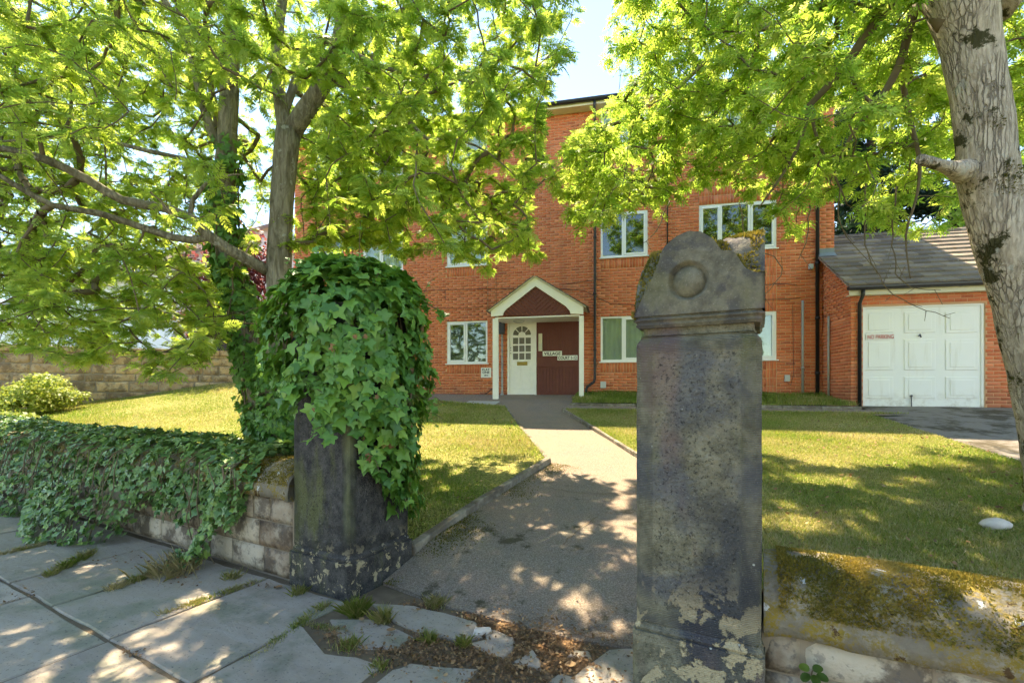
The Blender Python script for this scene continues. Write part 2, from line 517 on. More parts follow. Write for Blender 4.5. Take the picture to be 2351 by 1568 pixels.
def concrete_mat():
    t = NT('path_concrete')
    ag = t.step(t.noise(95, 4, .7), .32, .70)
    c = t.mix(ag, (.17, .127, .092), (.37, .28, .21))
    c = t.mix(t.math('MULTIPLY', t.step(t.noise(1.6, 7, .68), .42, .62), .55), c, t.mix(ag, (.12, .105, .085), (.29, .255, .21)))
    Y = t.sep()[1]
    c = t.mix(t.math('MULTIPLY', t.step(t.noise(75, 4, .65), .55, .70), .55), c, t.mix(.55, c, (.06, .055, .05)))
    near = t.math('MULTIPLY', t.step(Y, 5.6, 3.6), t.step(t.noise(1.8, 6, .65), .40, .60))
    c = t.mix(t.math('MULTIPLY', near, .5), c, t.mix(ag, (.13, .12, .085), (.30, .275, .21)))
    c = t.mix(t.math('MULTIPLY', t.math('MULTIPLY', t.step(Y, 6.5, 3.4), t.step(t.noise(3.1, 6, .7), .56, .66)), .85), c, (.055, .05, .022))
    c = t.mix(t.math('MULTIPLY', t.step(t.voronoi(60), .16, .10), t.step(t.noise(30, 2), .5, .6)), c, (.5, .48, .44))
    return t.done(t.bsdf(c, .92, .15, t.bump(t.noise(150, 3, .7), .6, .006)))
MAT['concrete'] = concrete_mat()
def drive_mat():
    t = NT('driveway_surface')
    ag = t.noise(120, 3, .6)
    c = t.mix(ag, (.14, .12, .10), (.30, .265, .225))
    c = t.mix(t.step(t.noise(1.6, 6, .68), .46, .6), c, (.085, .07, .045))
    return t.done(t.bsdf(c, .92, .15, t.bump(t.noise(90, 4, .7), .7, .01)))
MAT['drive'] = drive_mat()
MAT['kerb'] = wallstone_mat('kerb_stone', (.15, .13, .10), (.22, .19, .14), .5)
MAT['soil'] = plain('soil', (.17, .13, .085), .95, .1, .4, 14, .8)
MAT['asphalt'] = plain('asphalt', (.075, .072, .07), .9, .2, .25, 30, .5)
def lawn_mat():
    t = NT('lawn_turf')
    c = t.mix(t.noise(1.1, 5, .6), (.20, .22, .045), (.46, .38, .15))
    c = t.mix(t.step(t.noise(40, 4, .6), .4, .7), c, (.05, .075, .015))
    return t.done(t.bsdf(c, .95, .1, t.bump(t.noise(70, 4), .8, .02)))
MAT['lawn'] = lawn_mat()
MAT['far_ground'] = plain('far_ground', (.07, .10, .03), .95, .1, .3, .3)

def bark_mat(name, a, b, crack, moss, sc):
    t = NT(name)
    P = t.mapping(t.pos(), (1, 1, .22))
    f = t.noise(sc, 7, .65, P, 'Fac', .6)
    c = t.mix(t.step(f, .32, .70), a, b)
    wob = t.n('ShaderNodeVectorMath', operation='ADD'); t.put(wob.inputs[0], t.mapping(t.pos(), (1, 1, .085))); wsc = t.n('ShaderNodeVectorMath', operation='SCALE'); t.put(wsc.inputs[0], t.noise(9, 4, .6, None, 'Color')); wsc.inputs['Scale'].default_value = .035; t.put(wob.inputs[1], wsc.outputs[0])
    vr = t.math('MULTIPLY', t.step(t.voronoi(sc * 1.15, wob.outputs[0], 'DISTANCE_TO_EDGE'), .13, .01), t.step(t.noise(5.0, 4, .6, P), .38, .60))
    c = t.mix(t.math('MULTIPLY', vr, crack), c, tuple(x * .3 for x in a))
    c = t.mix(t.math('MULTIPLY', t.step(t.noise(3.2, 6, .7), .575, .625), moss), c, (.045, .045, .014))
    c = t.mix(t.math('MULTIPLY', t.step(t.noise(9, 4, .6), .63, .67), .55), c, (.50, .50, .44))
    h = t.math('SUBTRACT', f, t.math('MULTIPLY', vr, crack * .8))
    return t.done(t.bsdf(c, .9, .12, t.bump(h, 1.0, .03)))
MAT['bark_ash'] = bark_mat('ash_bark', (.36, .295, .22), (.66, .57, .45), .65, .95, 30)
MAT['bark_rowan'] = bark_mat('rowan_bark', (.15, .13, .085), (.36, .325, .24), .25, .45, 20)
MAT['twig'] = plain('twig_bark', (.16, .125, .075), .85, .2, .35, 5, .3)
MAT['bark_dark'] = plain('dark_bark', (.06, .045, .035), .9, .1, .3, 5, .3)

MAT['rowan_leaf'] = leaf_mat('rowan_leaf', [(0, (.05, .115, .022)), (.35, (.13, .24, .045)), (.7, (.20, .31, .06)), (.9, (.15, .27, .09)), (1, (.32, .37, .07))],
                             [(.30, .50, .06), (.52, .70, .10), (.70, .80, .12), (.50, .68, .16), (.88, .82, .16)], .62)
MAT['ash_leaf'] = leaf_mat('ash_leaf', [(0, (.05, .125, .022)), (.35, (.135, .26, .045)), (.7, (.21, .34, .07)), (.9, (.27, .37, .11)), (1, (.38, .43, .15))],
                           [(.30, .54, .06), (.52, .72, .10), (.70, .82, .13), (.78, .85, .22), (.88, .88, .3)], .62)
MAT['ivy_leaf'] = leaf_mat('ivy_leaf', [(0, (.05, .155, .032)), (.25, (.095, .245, .045)), (.6, (.155, .34, .06)), (.88, (.24, .44, .07)), (1, (.42, .56, .09))],
                           [(.08, .2, .02), (.12, .28, .025), (.18, .36, .03), (.26, .45, .035), (.4, .5, .05)], .28, .36, .45)
MAT['ivy_wall_leaf'] = leaf_mat('ivy_wall_leaf', [(0, (.065, .155, .04)), (.3, (.13, .26, .065)), (.6, (.21, .34, .10)), (.9, (.27, .43, .07)), (1, (.44, .55, .10))],
                                [(.05, .10, .02), (.07, .14, .02), (.09, .18, .025), (.14, .26, .03), (.25, .33, .04)], .22, .36, .5)
MAT['copper_leaf'] = leaf_mat('copper_leaf', [(0, (.05, .014, .02)), (.5, (.085, .025, .03)), (1, (.14, .05, .05))],
                              [(.22, .05, .06), (.30, .08, .08), (.40, .14, .12)], .4)
MAT['shrub_leaf'] = leaf_mat('shrub_leaf', [(0, (.12, .19, .03)), (.5, (.22, .29, .05)), (1, (.36, .38, .10))],
                             [(.3, .42, .05), (.45, .52, .08), (.6, .6, .15)], .35)
MAT['conifer_leaf'] = leaf_mat('conifer_leaf', [(0, (.012, .032, .022)), (.5, (.022, .052, .034)), (1, (.045, .085, .05))],
                               [(.02, .05, .02), (.03, .08, .03), (.06, .12, .05)], .2, .6)
MAT['tree_leaf'] = leaf_mat('tree_leaf', [(0, (.03, .07, .015)), (.5, (.06, .12, .02)), (1, (.10, .17, .03))],
                            [(.1, .22, .02), (.2, .36, .03), (.3, .46, .04)], .35, .6)
MAT['grass'] = leaf_mat('grass_blade', [(0, (.13, .22, .035)), (.3, (.22, .30, .055)), (.55, (.38, .39, .11)), (.78, (.56, .48, .21)), (1, (.70, .58, .32))],
                        [(.16, .30, .02), (.24, .38, .03), (.34, .38, .06), (.45, .38, .13), (.5, .42, .2)], .35, .6)
MAT['dry_leaf'] = leaf_mat('dry_leaf', [(0, (.12, .07, .035)), (.4, (.22, .13, .065)), (.7, (.36, .20, .09)), (1, (.55, .37, .19))],
                           [(.1, .05, .02), (.16, .09, .04), (.25, .14, .06), (.35, .25, .12)], .2, .8)
MAT['moss'] = leaf_mat('moss_tuft', [(0, (.09, .10, .018)), (.4, (.19, .17, .03)), (.7, (.36, .26, .05)), (1, (.50, .36, .10))],
                       [(.1, .1, .01), (.2, .16, .02), (.32, .24, .03), (.4, .3, .06)], .3, .8)
# ================================================================== THE SETTING
def far_z(x, y):
    u, v = to_uv(x, y)
    if v < .3: return -.16
    return min(zg(x, y), 1.25) - .16
gx = np.linspace(-90, 90, 61); gy = np.concatenate([np.linspace(-60, -4, 12), np.linspace(-2, 30, 65), np.linspace(34, 160, 12)])
vs = [(x, y, far_z(x, y)) for y in gy for x in gx]
nx = len(gx)
fs = [(j * nx + i, j * nx + i + 1, (j + 1) * nx + i + 1, (j + 1) * nx + i) for j in range(len(gy) - 1) for i in range(nx - 1)]
tag(mk('ground', vs, fs, MAT['far_ground'], None, True), kind='structure')

road = MB(); road.add([W(-40, -14, -.12), W(40, -14, -.12), W(40, -4.02, -.12), W(-40, -4.02, -.12)], [(0, 1, 2, 3)])
tag(road.obj('road', MAT['asphalt']), kind='structure')

# ---- pavement: earth bed and flagstones
pv, pf = cdt([W(-13, -4, 0)[:2], W(6, -4, 0)[:2], W(6, .05, 0)[:2], W(1.95, .05)[:2], W(1.95, .6)[:2], W(.0, .6)[:2], W(.0, .05)[:2], W(-13, .05)[:2]], lambda x, y: -.012, .35, amp=.004)
pave = mk('pavement', pv, pf, MAT['soil'], None, True)
tag(pave, kind='structure')
FLAGS = []
def flag(poly, h=0.0, gap=.012):
    c = np.mean(poly, axis=0)
    P = []
    n = len(poly)
    # subdivide the outline and roughen it
    for i in range(n):
        a, b = np.array(poly[i]), np.array(poly[(i + 1) % n])
        m = max(2, int(np.linalg.norm(b - a) / .12))
        for k in range(m):
            p = a + (b - a) * k / m
            d = c - p; L = np.linalg.norm(d)
            P.append(p + d / L * (gap * random.uniform(.5, 1.7)))
    P = np.array(P)
    tx, ty = random.uniform(-.006, .006), random.uniform(-.006, .006)
    def zz(p): return h + tx * (p[0] - c[0]) + ty * (p[1] - c[1])
    ins = np.array([p + (c - p) / np.linalg.norm(c - p) * .010 for p in P])
    m = len(P)
    v = [W(*p, zz(p)) for p in ins] + [W(*p, zz(p) - .007) for p in P] + [W(*p, -.05) for p in P]
    f = [tuple(range(m))]
    for r in (0, m):
        f += [(r + m + i, r + m + (i + 1) % m, r + (i + 1) % m, r + i) for i in range(m)]
    o = mk('flagstone', v, f, MAT['flag'], pave)
    FLAGS.append([tuple(p) for p in P])
    return o
def rect(u0, u1, v0, v1):
    return [(u0, v0), (u1, v0), (u1, v1), (u0, v1)]
def zq(zx, zy):     # a point of the enlarged gate view -> wall coordinates on the pavement
    return to_uv(*on_pave((1200 + zx / 1.808) / 1.633, (2000 + zy / 1.808) / 1.633))
js = [0.03, -.80, -1.62, -2.38, -3.25, -4.1, -5.0, -5.9, -6.9, -7.9, -9.0]
for i in range(len(js) - 1):
    flag(rect(js[i + 1], js[i], -1.0, -.03), random.uniform(-.003, .004))
js2 = [.55, -.78, -1.95, -2.75, -3.9, -4.9, -6.1, -7.2, -8.4]
for i in range(len(js2) - 1):
    flag(rect(js2[i + 1], js2[i], -2.0, -1.0), random.uniform(-.003, .004))
js3 = [3.6, 2.4, 1.3, .2, -.9, -1.9, -3.1, -4.2, -5.5]
for i in range(len(js3) - 1):
    flag(rect(js3[i + 1], js3[i], -3.0, -2.0), random.uniform(-.003, .004))
flag([zq(350, 470), zq(620, 480), zq(850, 530), zq(1080, 600), zq(1110, 700), zq(960, 735), zq(700, 680), zq(480, 590)], .002)
flag([zq(1100, 610), zq(1330, 690), zq(1330, 780), zq(1250, 850), zq(1180, 830), zq(980, 740), zq(1120, 705)], -.002)
flag([zq(60, 570), zq(330, 560), zq(470, 600), zq(650, 690), zq(560, 770), zq(300, 780), zq(110, 700)], -.006)
cA, cB, cC = zq(40, 800), zq(280, 830), zq(430, 890)
c0 = to_uv(*on_pave(690, 1432)); flag([c0, cA, cB, cC, (cC[0] + .02, -.985), (.05, -.985)], 0)
dA, dB, dC = zq(490, 900), zq(620, 860), zq(1100, 900)
flag([dA, dB, dC, (dC[0] + .02, -.985), (dA[0] - .02, -.985)], -.006)
flag([zq(1300, 870), zq(1440, 780), zq(1500, 850), zq(1500, 920)], .004, .004)
flag([zq(1670, 825), zq(1720, 780), zq(1830, 790), zq(1850, 845)], .0, .004)
flag([zq(1530, 990), zq(1620, 930), zq(1740, 960), zq(1850, 1010), zq(1700, 1050)], -.004, .004)
gA, gB = zq(1960, 770), zq(2150, 760)
flag([gA, gB, (gB[0] + .2, gB[1] - .05), (2.1, -.6), (1.45, -.62)], .002)
flag(rect(2.1, 3.2, -.75, -.02), 0); flag(rect(3.2, 4.4, -1.0, -.02), 0)
flag(rect(.56, 1.9, -2.0, -1.28), 0); flag(rect(1.9, 3.0, -2.0, -.9), 0)

# ---- path: concrete, from the gate, bending to the door
K0 = W(.02, .64)[:2]; K1 = on_ground(1265, 1065)
pL2 = on_ground(1190, 975); pL3 = on_ground(1162, 937)
pR1 = on_ground(1455, 1050); pR2 = on_ground(1290, 945)
R0 = W(1.95, .60)[:2]; R1 = (2.02, 4.75)
path_poly = [W(.02, .30)[:2], W(.63, .23)[:2], W(1.54, .25)[:2], W(1.95, .37)[:2], R0, R1, pR1, pR2, B(1.35, -2.55)[:2], B(1.55, -1.8)[:2], B(1.45, -.02)[:2], B(-7.6, -.02)[:2], B(-7.6, -1.15)[:2], B(-1.6, -1.7)[:2], pL3, pL2, K1, K0]
def path_z(x, y):
    return zg(x, y) + .002 + .010 * float(smooth(.5, 1.0, to_uv(x, y)[1]))
pv, pf = cdt(path_poly, path_z, .22, amp=.006, seed=4)
path = mk('path', pv, pf, MAT['concrete'], None, True)
tag(path, kind='structure')
# edging stones between path and lawns
def edging(p, q, parent, hgt, wid=.06, side=1, n=None, lo=.1):
    p = np.array(p); q = np.array(q); L = np.linalg.norm(q - p); n = n or max(1, int(L / .75))
    d = (q - p) / L; nn = np.array((-d[1], d[0])) * side
    for k in range(n):
        a = p + (q - p) * (k / n) + d * .006; b = p + (q - p) * ((k + 1) / n) - d * .006
        m = MB()
        j = random.uniform(-.008, .008)
        pts = []
        for (e, s) in ((a, 0), (b, 0), (b, wid), (a, wid)):
            e2 = e + nn * (s + j); pts.append((e2[0], e2[1]))
        m.prism([(x, y, zg(x, y) - lo) for x, y in pts], [(x, y, zg(x, y) + hgt + random.uniform(-.006, .006)) for x, y in pts])
        m.obj('edging_stone', MAT['kerb'], parent, bevel=.008)
edging(K0, K1, path, .085, .07, 1)
edging(K1, pL2, path, .05, .05, 1); edging(pL2, pL3, path, .05, .05, 1)
edging(pR1, pR2, path, .075, .05, -1); edging(R1, pR1, path, .075, .05, -1)
# skirt of the path at the gate, and the wandering expansion joint across it
sk = MB(); fe = [W(.02, .30), W(.33, .262), W(.63, .23), W(1.1, .238), W(1.54, .25), W(1.95, .37)]
for p, q in zip(fe[:-1], fe[1:]):
    sk.add([(p[0], p[1], path_z(*p[:2])), (q[0], q[1], path_z(*q[:2])), (q[0], q[1], -.06), (p[0], p[1], -.06)], [(0, 1, 2, 3)])
sk.obj('path_edge', MAT['concrete'], path)
def crack(pts, w, name):
    P_, _ = catmull_([(*p, 0) for p in pts]); m = MB(); L = []; Rr = []
    for i, p in enumerate(P_):
        d = P_[min(i + 1, len(P_) - 1)] - P_[max(i - 1, 0)]; d = d / (np.linalg.norm(d) + 1e-9); nn = np.array((-d[1], d[0], 0)); ww = w * random.uniform(.4, 1.4); j = nn * random.uniform(-.012, .012)
        a = p + j + nn * ww; b = p + j - nn * ww
        L.append((a[0], a[1], path_z(a[0], a[1]) + .009)); Rr.append((b[0], b[1], path_z(b[0], b[1]) + .009))
    n = len(L)
    m.add(L + Rr, [(i, i + 1, n + i + 1, n + i) for i in range(n - 1)]); m.obj(name, MAT['soil'], path)
def catmull_(pts):
    pts = np.array(pts, float); out = []
    for a, b in zip(pts[:-1], pts[1:]):
        k = max(2, int(np.linalg.norm(b - a) / .06)); out += [a + (b - a) * i / k for i in range(k)]
    return np.array(out + [pts[-1]]), None
crack([on_ground(1262, 1125), on_ground(1330, 1135), on_ground(1400, 1138), on_ground(1475, 1136)], .006, 'expansion_joint')
crack([on_ground(1180, 975), on_ground(1250, 974), on_ground(1335, 973)], .004, 'expansion_joint')
crack([on_ground(1290, 1255), on_ground(1335, 1215), on_ground(1370, 1190)], .004, 'crack')
# drain cover and slabs let into the path by the door
dc = MB(); q0 = on_ground(1105, 927); m0 = np.array(q0)
for i, (dx, w) in enumerate(((0, .62),)):
    dc.prism([(*(m0 + BU * a + BV * b), zg(*(m0 + BU * a + BV * b)) + .0) for a, b in ((-.4, -.3), (.4, -.3), (.4, .3), (-.4, .3))],
             [(*(m0 + BU * a + BV * b), zg(*(m0 + BU * a + BV * b)) + .026) for a, b in ((-.4, -.3), (.4, -.3), (.4, .3), (-.4, .3))])
dc.obj('drain_cover', MAT['grey_plastic'] if False else MAT['conduit'], path)

# ---- lawns
def mound(x, y):
    return .42 * math.exp(-(((x + 7.6) / 3.2) ** 2 + ((y - 13.6) / 2.6) ** 2))
def lawn_z(x, y): return zg(x, y) + .055 + mound(x, y)
WALL2A = np.array((-11.3, 12.0)); WALL2B = np.array((-8.25, 13.3)); W2D = (WALL2B - WALL2A) / np.linalg.norm(WALL2B - WALL2A)
W2_0 = WALL2A - W2D * 6.0; W2_1 = WALL2B + W2D * 2.4
left_lawn = [W(-9, .45)[:2], W(-.02, .45)[:2], W(-.05, .64)[:2], (K1[0] - .07, K1[1] + .03), (pL2[0] - .05, pL2[1]), (pL3[0] - .05, pL3[1]), B(-1.65, -1.75)[:2], B(-7.6, -1.2)[:2], tuple(W2_1 - np.array((0, .1))), tuple(W2_0 - np.array((0, .1)))]
pv, pf = cdt(left_lawn, lawn_z, .35, amp=.012, seed=5)
tag(mk('lawn_left', pv, pf, MAT['lawn'], None, True), kind='structure')
D0 = on_ground(1992, 958); D1 = on_ground(2060, 978); D2 = on_ground(2190, 1020); D3 = on_ground(2351, 1075); D4 = on_ground(2700, 1180)
S0 = B(1.6, -2.55)[:2]; S1 = B(7.9, -2.55)[:2]
right_lawn = [W(2.0, .55)[:2], W(6.5, .55)[:2], D4, D3, D2, D1, D0, S1, S0, (pR2[0] + .06, pR2[1]), (pR1[0] + .06, pR1[1]), (R1[0] + .06, R1[1]), W(2.02, .62)[:2]]
pv, pf = cdt(right_lawn, lawn_z, .35, amp=.012, seed=6)
tag(mk('lawn_right', pv, pf, MAT['lawn'], None, True), kind='structure')
strip = [B(1.4, -2.55)[:2], B(7.6, -2.55)[:2], B(7.6, -1.85)[:2], B(1.4, -1.85)[:2]]
pv, pf = cdt(strip, lambda x, y: zg(x, y) + .008, .4, amp=.004, seed=8)
tag(mk('side_path', pv, pf, MAT['concrete'], None, True), kind='structure')
bed = [B(1.5, -1.78)[:2], B(7.42, -1.78)[:2], B(7.42, -.01)[:2], B(1.5, -.01)[:2]]
pv, pf = cdt(bed, lambda x, y: zg(x, y) + .075, .35, amp=.015, seed=9)
bedo = mk('flower_bed', pv, pf, MAT['lawn'], None, True)
tag(bedo, kind='structure')
edging(B(1.45, -1.83)[:2], B(7.45, -1.83)[:2], bedo, .065, .05, 1, 8)
edging(B(1.45, -1.83)[:2], B(1.55, -.05)[:2], bedo, .06, .05, -1, 3)
drive = [B(7.5, -1.36)[:2], B(14, -1.36)[:2], (12.5, 3.0), D4, D3, D2, D1, D0, S1, B(7.6, -2.5)[:2]]
pv, pf = cdt(drive, lambda x, y: zg(x, y) + .012, .4, amp=.006, seed=10)
tag(mk('driveway', pv, pf, MAT['drive'], None, True), kind='structure')

# ================================================================== BOUNDARY WALLS ALONG THE STREET
def half_round(front, back, zlow, ztop):
    c, w = (front + back) / 2, (back - front) / 2
    pts = [(front, zlow), (front - .004, zlow + .06)]
    for k in range(1, 10):
        a = math.pi * (1 - k / 10)
        pts.append((c + w * 1.0 * math.cos(a), zlow + .06 + (ztop - zlow - .06) * math.sin(a) ** .8))
    pts += [(back + .004, zlow + .06), (back, zlow)]
    return pts
def coping_stone(u0, u1, prof, parent, seed):
    n = max(4, int((u1 - u0) / .06)); k = len(prof)
    P = np.array([(u0 + (u1 - u0) * i / n, v, z) for i in range(n + 1) for (v, z) in prof])
    d = sn(P, seed, 9) * .013 + sn(P, seed + 1, 30) * .007
    e = np.minimum(P[:, 0] - u0, u1 - P[:, 0])
    P[:, 2] += d - .015 * np.exp(-e / .02)
    P[:, 1] += sn(P, seed + 2, 12) * .008
    v = [W(*p) for p in P]
    f = [(i * k + j, i * k + j + 1, (i + 1) * k + j + 1, (i + 1) * k + j) for i in range(n) for j in range(k - 1)]
    f += [(i * k + k - 1, i * k, (i + 1) * k, (i + 1) * k + k - 1) for i in range(n)]
    f += [tuple(range(k)), tuple(range(n * k, n * k + k))[::-1]]
    return mk('coping_stone', v, f, MAT['coping'], parent, True)
def rubble_block(u0, u1, z0, z1, vf, parent, mat, depth=.16, seed=0, name='stone', frame=None):
    fr = frame or W
    nu = max(3, int((u1 - u0) / .05)); nz = max(3, int((z1 - z0) / .04))
    uu, zz = np.meshgrid(np.linspace(u0, u1, nu + 1), np.linspace(z0, z1, nz + 1))
    P = np.stack([uu.ravel(), np.zeros(uu.size), zz.ravel()], 1)
    e = np.minimum.reduce([P[:, 0] - u0, u1 - P[:, 0], P[:, 2] - z0, z1 - P[:, 2]])
    out = .016 * smooth(0, .025, e) + .005 * sn(P, seed, 18) + .004 * sn(P, seed + 3, 45)
    V_ = [fr(p[0], vf - o + .014, p[2]) for p, o in zip(P, out)]
    F_ = [(j * (nu + 1) + i, j * (nu + 1) + i + 1, (j + 1) * (nu + 1) + i + 1, (j + 1) * (nu + 1) + i) for j in range(nz) for i in range(nu)]
    b = len(V_)
    V_ += [fr(u, vf + depth, z) for u, z in ((u0, z0), (u1, z0), (u1, z1), (u0, z1))]
    c = [0, nu, (nz + 1) * (nu + 1) - 1, nz * (nu + 1)]
    F_ += [(c[i], c[(i + 1) % 4], b + (i + 1) % 4, b + i) for i in range(4)] if False else []
    # sides
    ring = list(range(0, nu + 1)) + [r * (nu + 1) + nu for r in range(1, nz + 1)] + [nz * (nu + 1) + i for i in range(nu - 1, -1, -1)] + [r * (nu + 1) for r in range(nz - 1, 0, -1)]
    rb = len(V_)
    for i in ring: V_.append(fr(P[i][0], vf + depth, P[i][2]))
    m = len(ring)
    F_ += [(ring[(i + 1) % m], ring[i], rb + i, rb + (i + 1) % m) for i in range(m)]
    return mk(name, V_, F_, mat, parent, True)

wl = empty('garden_wall', W(-4, .2, 0), 'low sandstone street wall smothered in trailing ivy, left of the gate', 'wall', 'street walls')
core = MB(); core.box(W, -9, -.58, .022, .46, -.05, .60); core.obj('core', MAT['wall_mortar'], wl)
courses = [(0.0, .20), (.20, .40), (.40, .585)]
sd = 100
for r, (z0, z1) in enumerate(courses):
    u = -.60
    first = [(.34, .42, .30), (.40, .45, .5), (.26, .22, .5)][r]
    k = 0
    while u > -7.2:
        w = first[k] if k < 3 else random.uniform(.3, .55)
        rubble_block(u - w + .006, u - .006, z0 + .006, z1 - .006, .0, wl, MAT['wall_stone'], .1, sd); sd += 5
        u -= w; k += 1
u = -.585; 
for k in range(9):
    w = .8
    coping_stone(u - w + .005, u - .005, half_round(-.03, .5, .60, .86), wl, 300 + k * 4); u -= w

wr = empty('garden_wall', W(3.4, .3, 0), 'low street wall with mossy yellow coping, right of the gate', 'wall', 'street walls')
core = MB(); core.box(W, 2.438, 6.5, .125, .56, -.05, .36); core.obj('core', MAT['wall_mortar'], wr)
for r, (z0, z1) in enumerate([(-.02, .175), (.175, .35)]):
    u = 2.446
    first = [(.55, .5, .6), (.14, .43, .52)][1 - r if False else r]
    k = 0
    while u < 6.2:
        w = first[k] if k < 3 else random.uniform(.35, .6)
        rubble_block(u + .006, u + w - .006, z0 + .006, z1 - .006, .11, wr, MAT['wall_stone'], .1, sd); sd += 5
        u += w; k += 1
u = 2.440
for k, w in enumerate((1.05, .9, 1.1, .8)):
    coping_stone(u + .005, u + w - .005, half_round(.085, .60, .352, .635), wr, 400 + k * 4); u += w

# ================================================================== GATE PILLARS
def rrect(w, d, r, n):
    """outline of a rectangle with small round corners: points, normals, distance along the face to the nearest corner"""
    P = []
    corners = [(w, 0, -1), (w, d, 0), (0, d, 1), (0, 0, 2)]
    P = []
    segs = [((0, 0), (w, 0), (0, -1)), ((w, 0), (w, d), (1, 0)), ((w, d), (0, d), (0, 1)), ((0, d), (0, 0), (-1, 0))]
    for (a, b, nrm) in segs:
        a = np.array(a, float); b = np.array(b, float); L = np.linalg.norm(b - a); dr = (b - a) / L
        for k in range(n):
            s = r + (L - 2 * r) * k / (n - 1)
            P.append((a + dr * s, np.array(nrm, float), min(s, L - s)))
    return P
def pillar_block(name, u0, v0, w, d, z0, z1, mat, parent, margin=None, nz=40, n=40, batter=0.0, rough=.002, seed=1, prof=None, r=.012, chip=1.0):
    O = rrect(w, d, r, n)
    m = len(O)
    V_ = []; mg = []; ar = []; flat_mg = .35
    zs = np.linspace(z0, z1, nz + 1)
    pts = np.array([(o[0][0], o[0][1], z) for z in zs for o in O])
    nz1 = sn(pts, seed, 11) + sn(pts, seed + 1, 34) * .6
    rnd = np.random.default_rng(seed).normal(size=len(pts))
    i = 0
    for z in zs:
        for (p, nrm, e) in O:
            t = (z - z0) / (z1 - z0)
            off = -batter * t + rough * nz1[i]
            a = flat_mg
            if margin:
                ins = min(e - margin, (z - z0) - margin * .8, (z1 - z) - margin)
                a = 1.0 - float(smooth(-.006, .012, ins))
                off += (-.006) * (1 - a) + (.0022 * rnd[i]) * (1 - a)
            if prof: off += prof(z)
            if e < .035: off -= .016 * chip * float(smooth(.035, .0, e)) * max(0.0, nz1[i] - .25)
            q = p + nrm * off
            V_.append(W(u0 + q[0], v0 + q[1], z)); mg.append(a); ar.append(float(smooth(.085, .015, math.hypot(p[0] - w, p[1])))); i += 1
    F_ = [(j * m + k, j * m + (k + 1) % m, (j + 1) * m + (k + 1) % m, (j + 1) * m + k) for j in range(nz) for k in range(m)]
    F_ += [tuple(range(nz * m, nz * m + m)), tuple(range(m))[::-1]]
    o = mk(name, V_, F_, mat, parent, True)
    at = o.data.attributes.new('margin', 'FLOAT', 'POINT'); at.data.foreach_set('value', mg)
    at = o.data.attributes.new('arris', 'FLOAT', 'POINT'); at.data.foreach_set('value', ar)
    o.data.polygons[len(F_) - 2].use_smooth = False
    es = o.modifiers.new('crisp', 'EDGE_SPLIT'); es.split_angle = math.radians(32)
    return o

# left pillar, under the ivy
pl = empty('gate_pillar', W(-.29, .31, 0), 'sooty black stone gate pillar whose top half is buried in ivy', 'gate pillar', 'gate pillars')
MD = MAT['pillar_dark']
pillar_block('plinth', -.607, -.012, .619, .645, -.04, .228, MD, pl, nz=14, rough=.0015, seed=11, chip=.15)
pillar_block('base_moulding', -.590, .005, .585, .61, .225, .285, MD, pl, nz=10, rough=.001, seed=13, chip=.1, prof=lambda z: -.022 * float(smooth(.245, .285, z)) + .006 * math.exp(-((z - .25) / .012) ** 2))
pillar_block('shaft', -.585, .01, .575, .60, .28, 1.66, MD, pl, margin=.07, nz=110, n=44, rough=.0015, seed=15, chip=.15)
pillar_block('cap', -.60, 0, .60, .62, 1.66, 2.0, MD, pl, nz=14, seed=17)

# right pillar
pr = empty('gate_pillar', W(2.19, .28, 0), 'weathered stone gate pillar with round-topped mossy cap and carved roundel', 'gate pillar', 'gate pillars')
MO = MAT['pillar_olive']
PU, PV, PW, PDp = 1.898, 0.0, .552, .55
pillar_block('plinth', PU, PV, PW, PDp, -.04, .27, MO, pr, nz=16, rough=.003, seed=21)
pillar_block('base_moulding', PU + .004, PV + .004, PW - .008, PDp - .008, .265, .32, MO, pr, nz=10, rough=.002, seed=23, prof=lambda z: -.016 * float(smooth(.28, .32, z)) - .010 * math.exp(-((z - .272) / .006) ** 2))
pillar_block('shaft', PU + .012, PV + .014, PW - .024, PDp - .028, .315, 1.655, MO, pr, margin=.078, nz=130, n=48, rough=.0022, seed=25, prof=lambda z: -.03 * float(smooth(1.60, 1.655, z)) ** 2, r=.02)
pillar_block('neck', PU + .04, PV + .045, PW - .08, PDp - .09, 1.65, 1.70, MO, pr, nz=4, rough=.003, seed=27)
def mould(z):
    return .010 * math.exp(-((z - 1.705) / .008) ** 2) + .016 * math.exp(-((z - 1.728) / .008) ** 2) + .008 * float(smooth(1.69, 1.75, z))
pillar_block('cap_moulding', PU + .02, PV + .02, PW - .04, PDp - .04, 1.692, 1.752, MAT['pillar_cap'], pr, nz=14, n=44, rough=.004, seed=29, prof=mould)
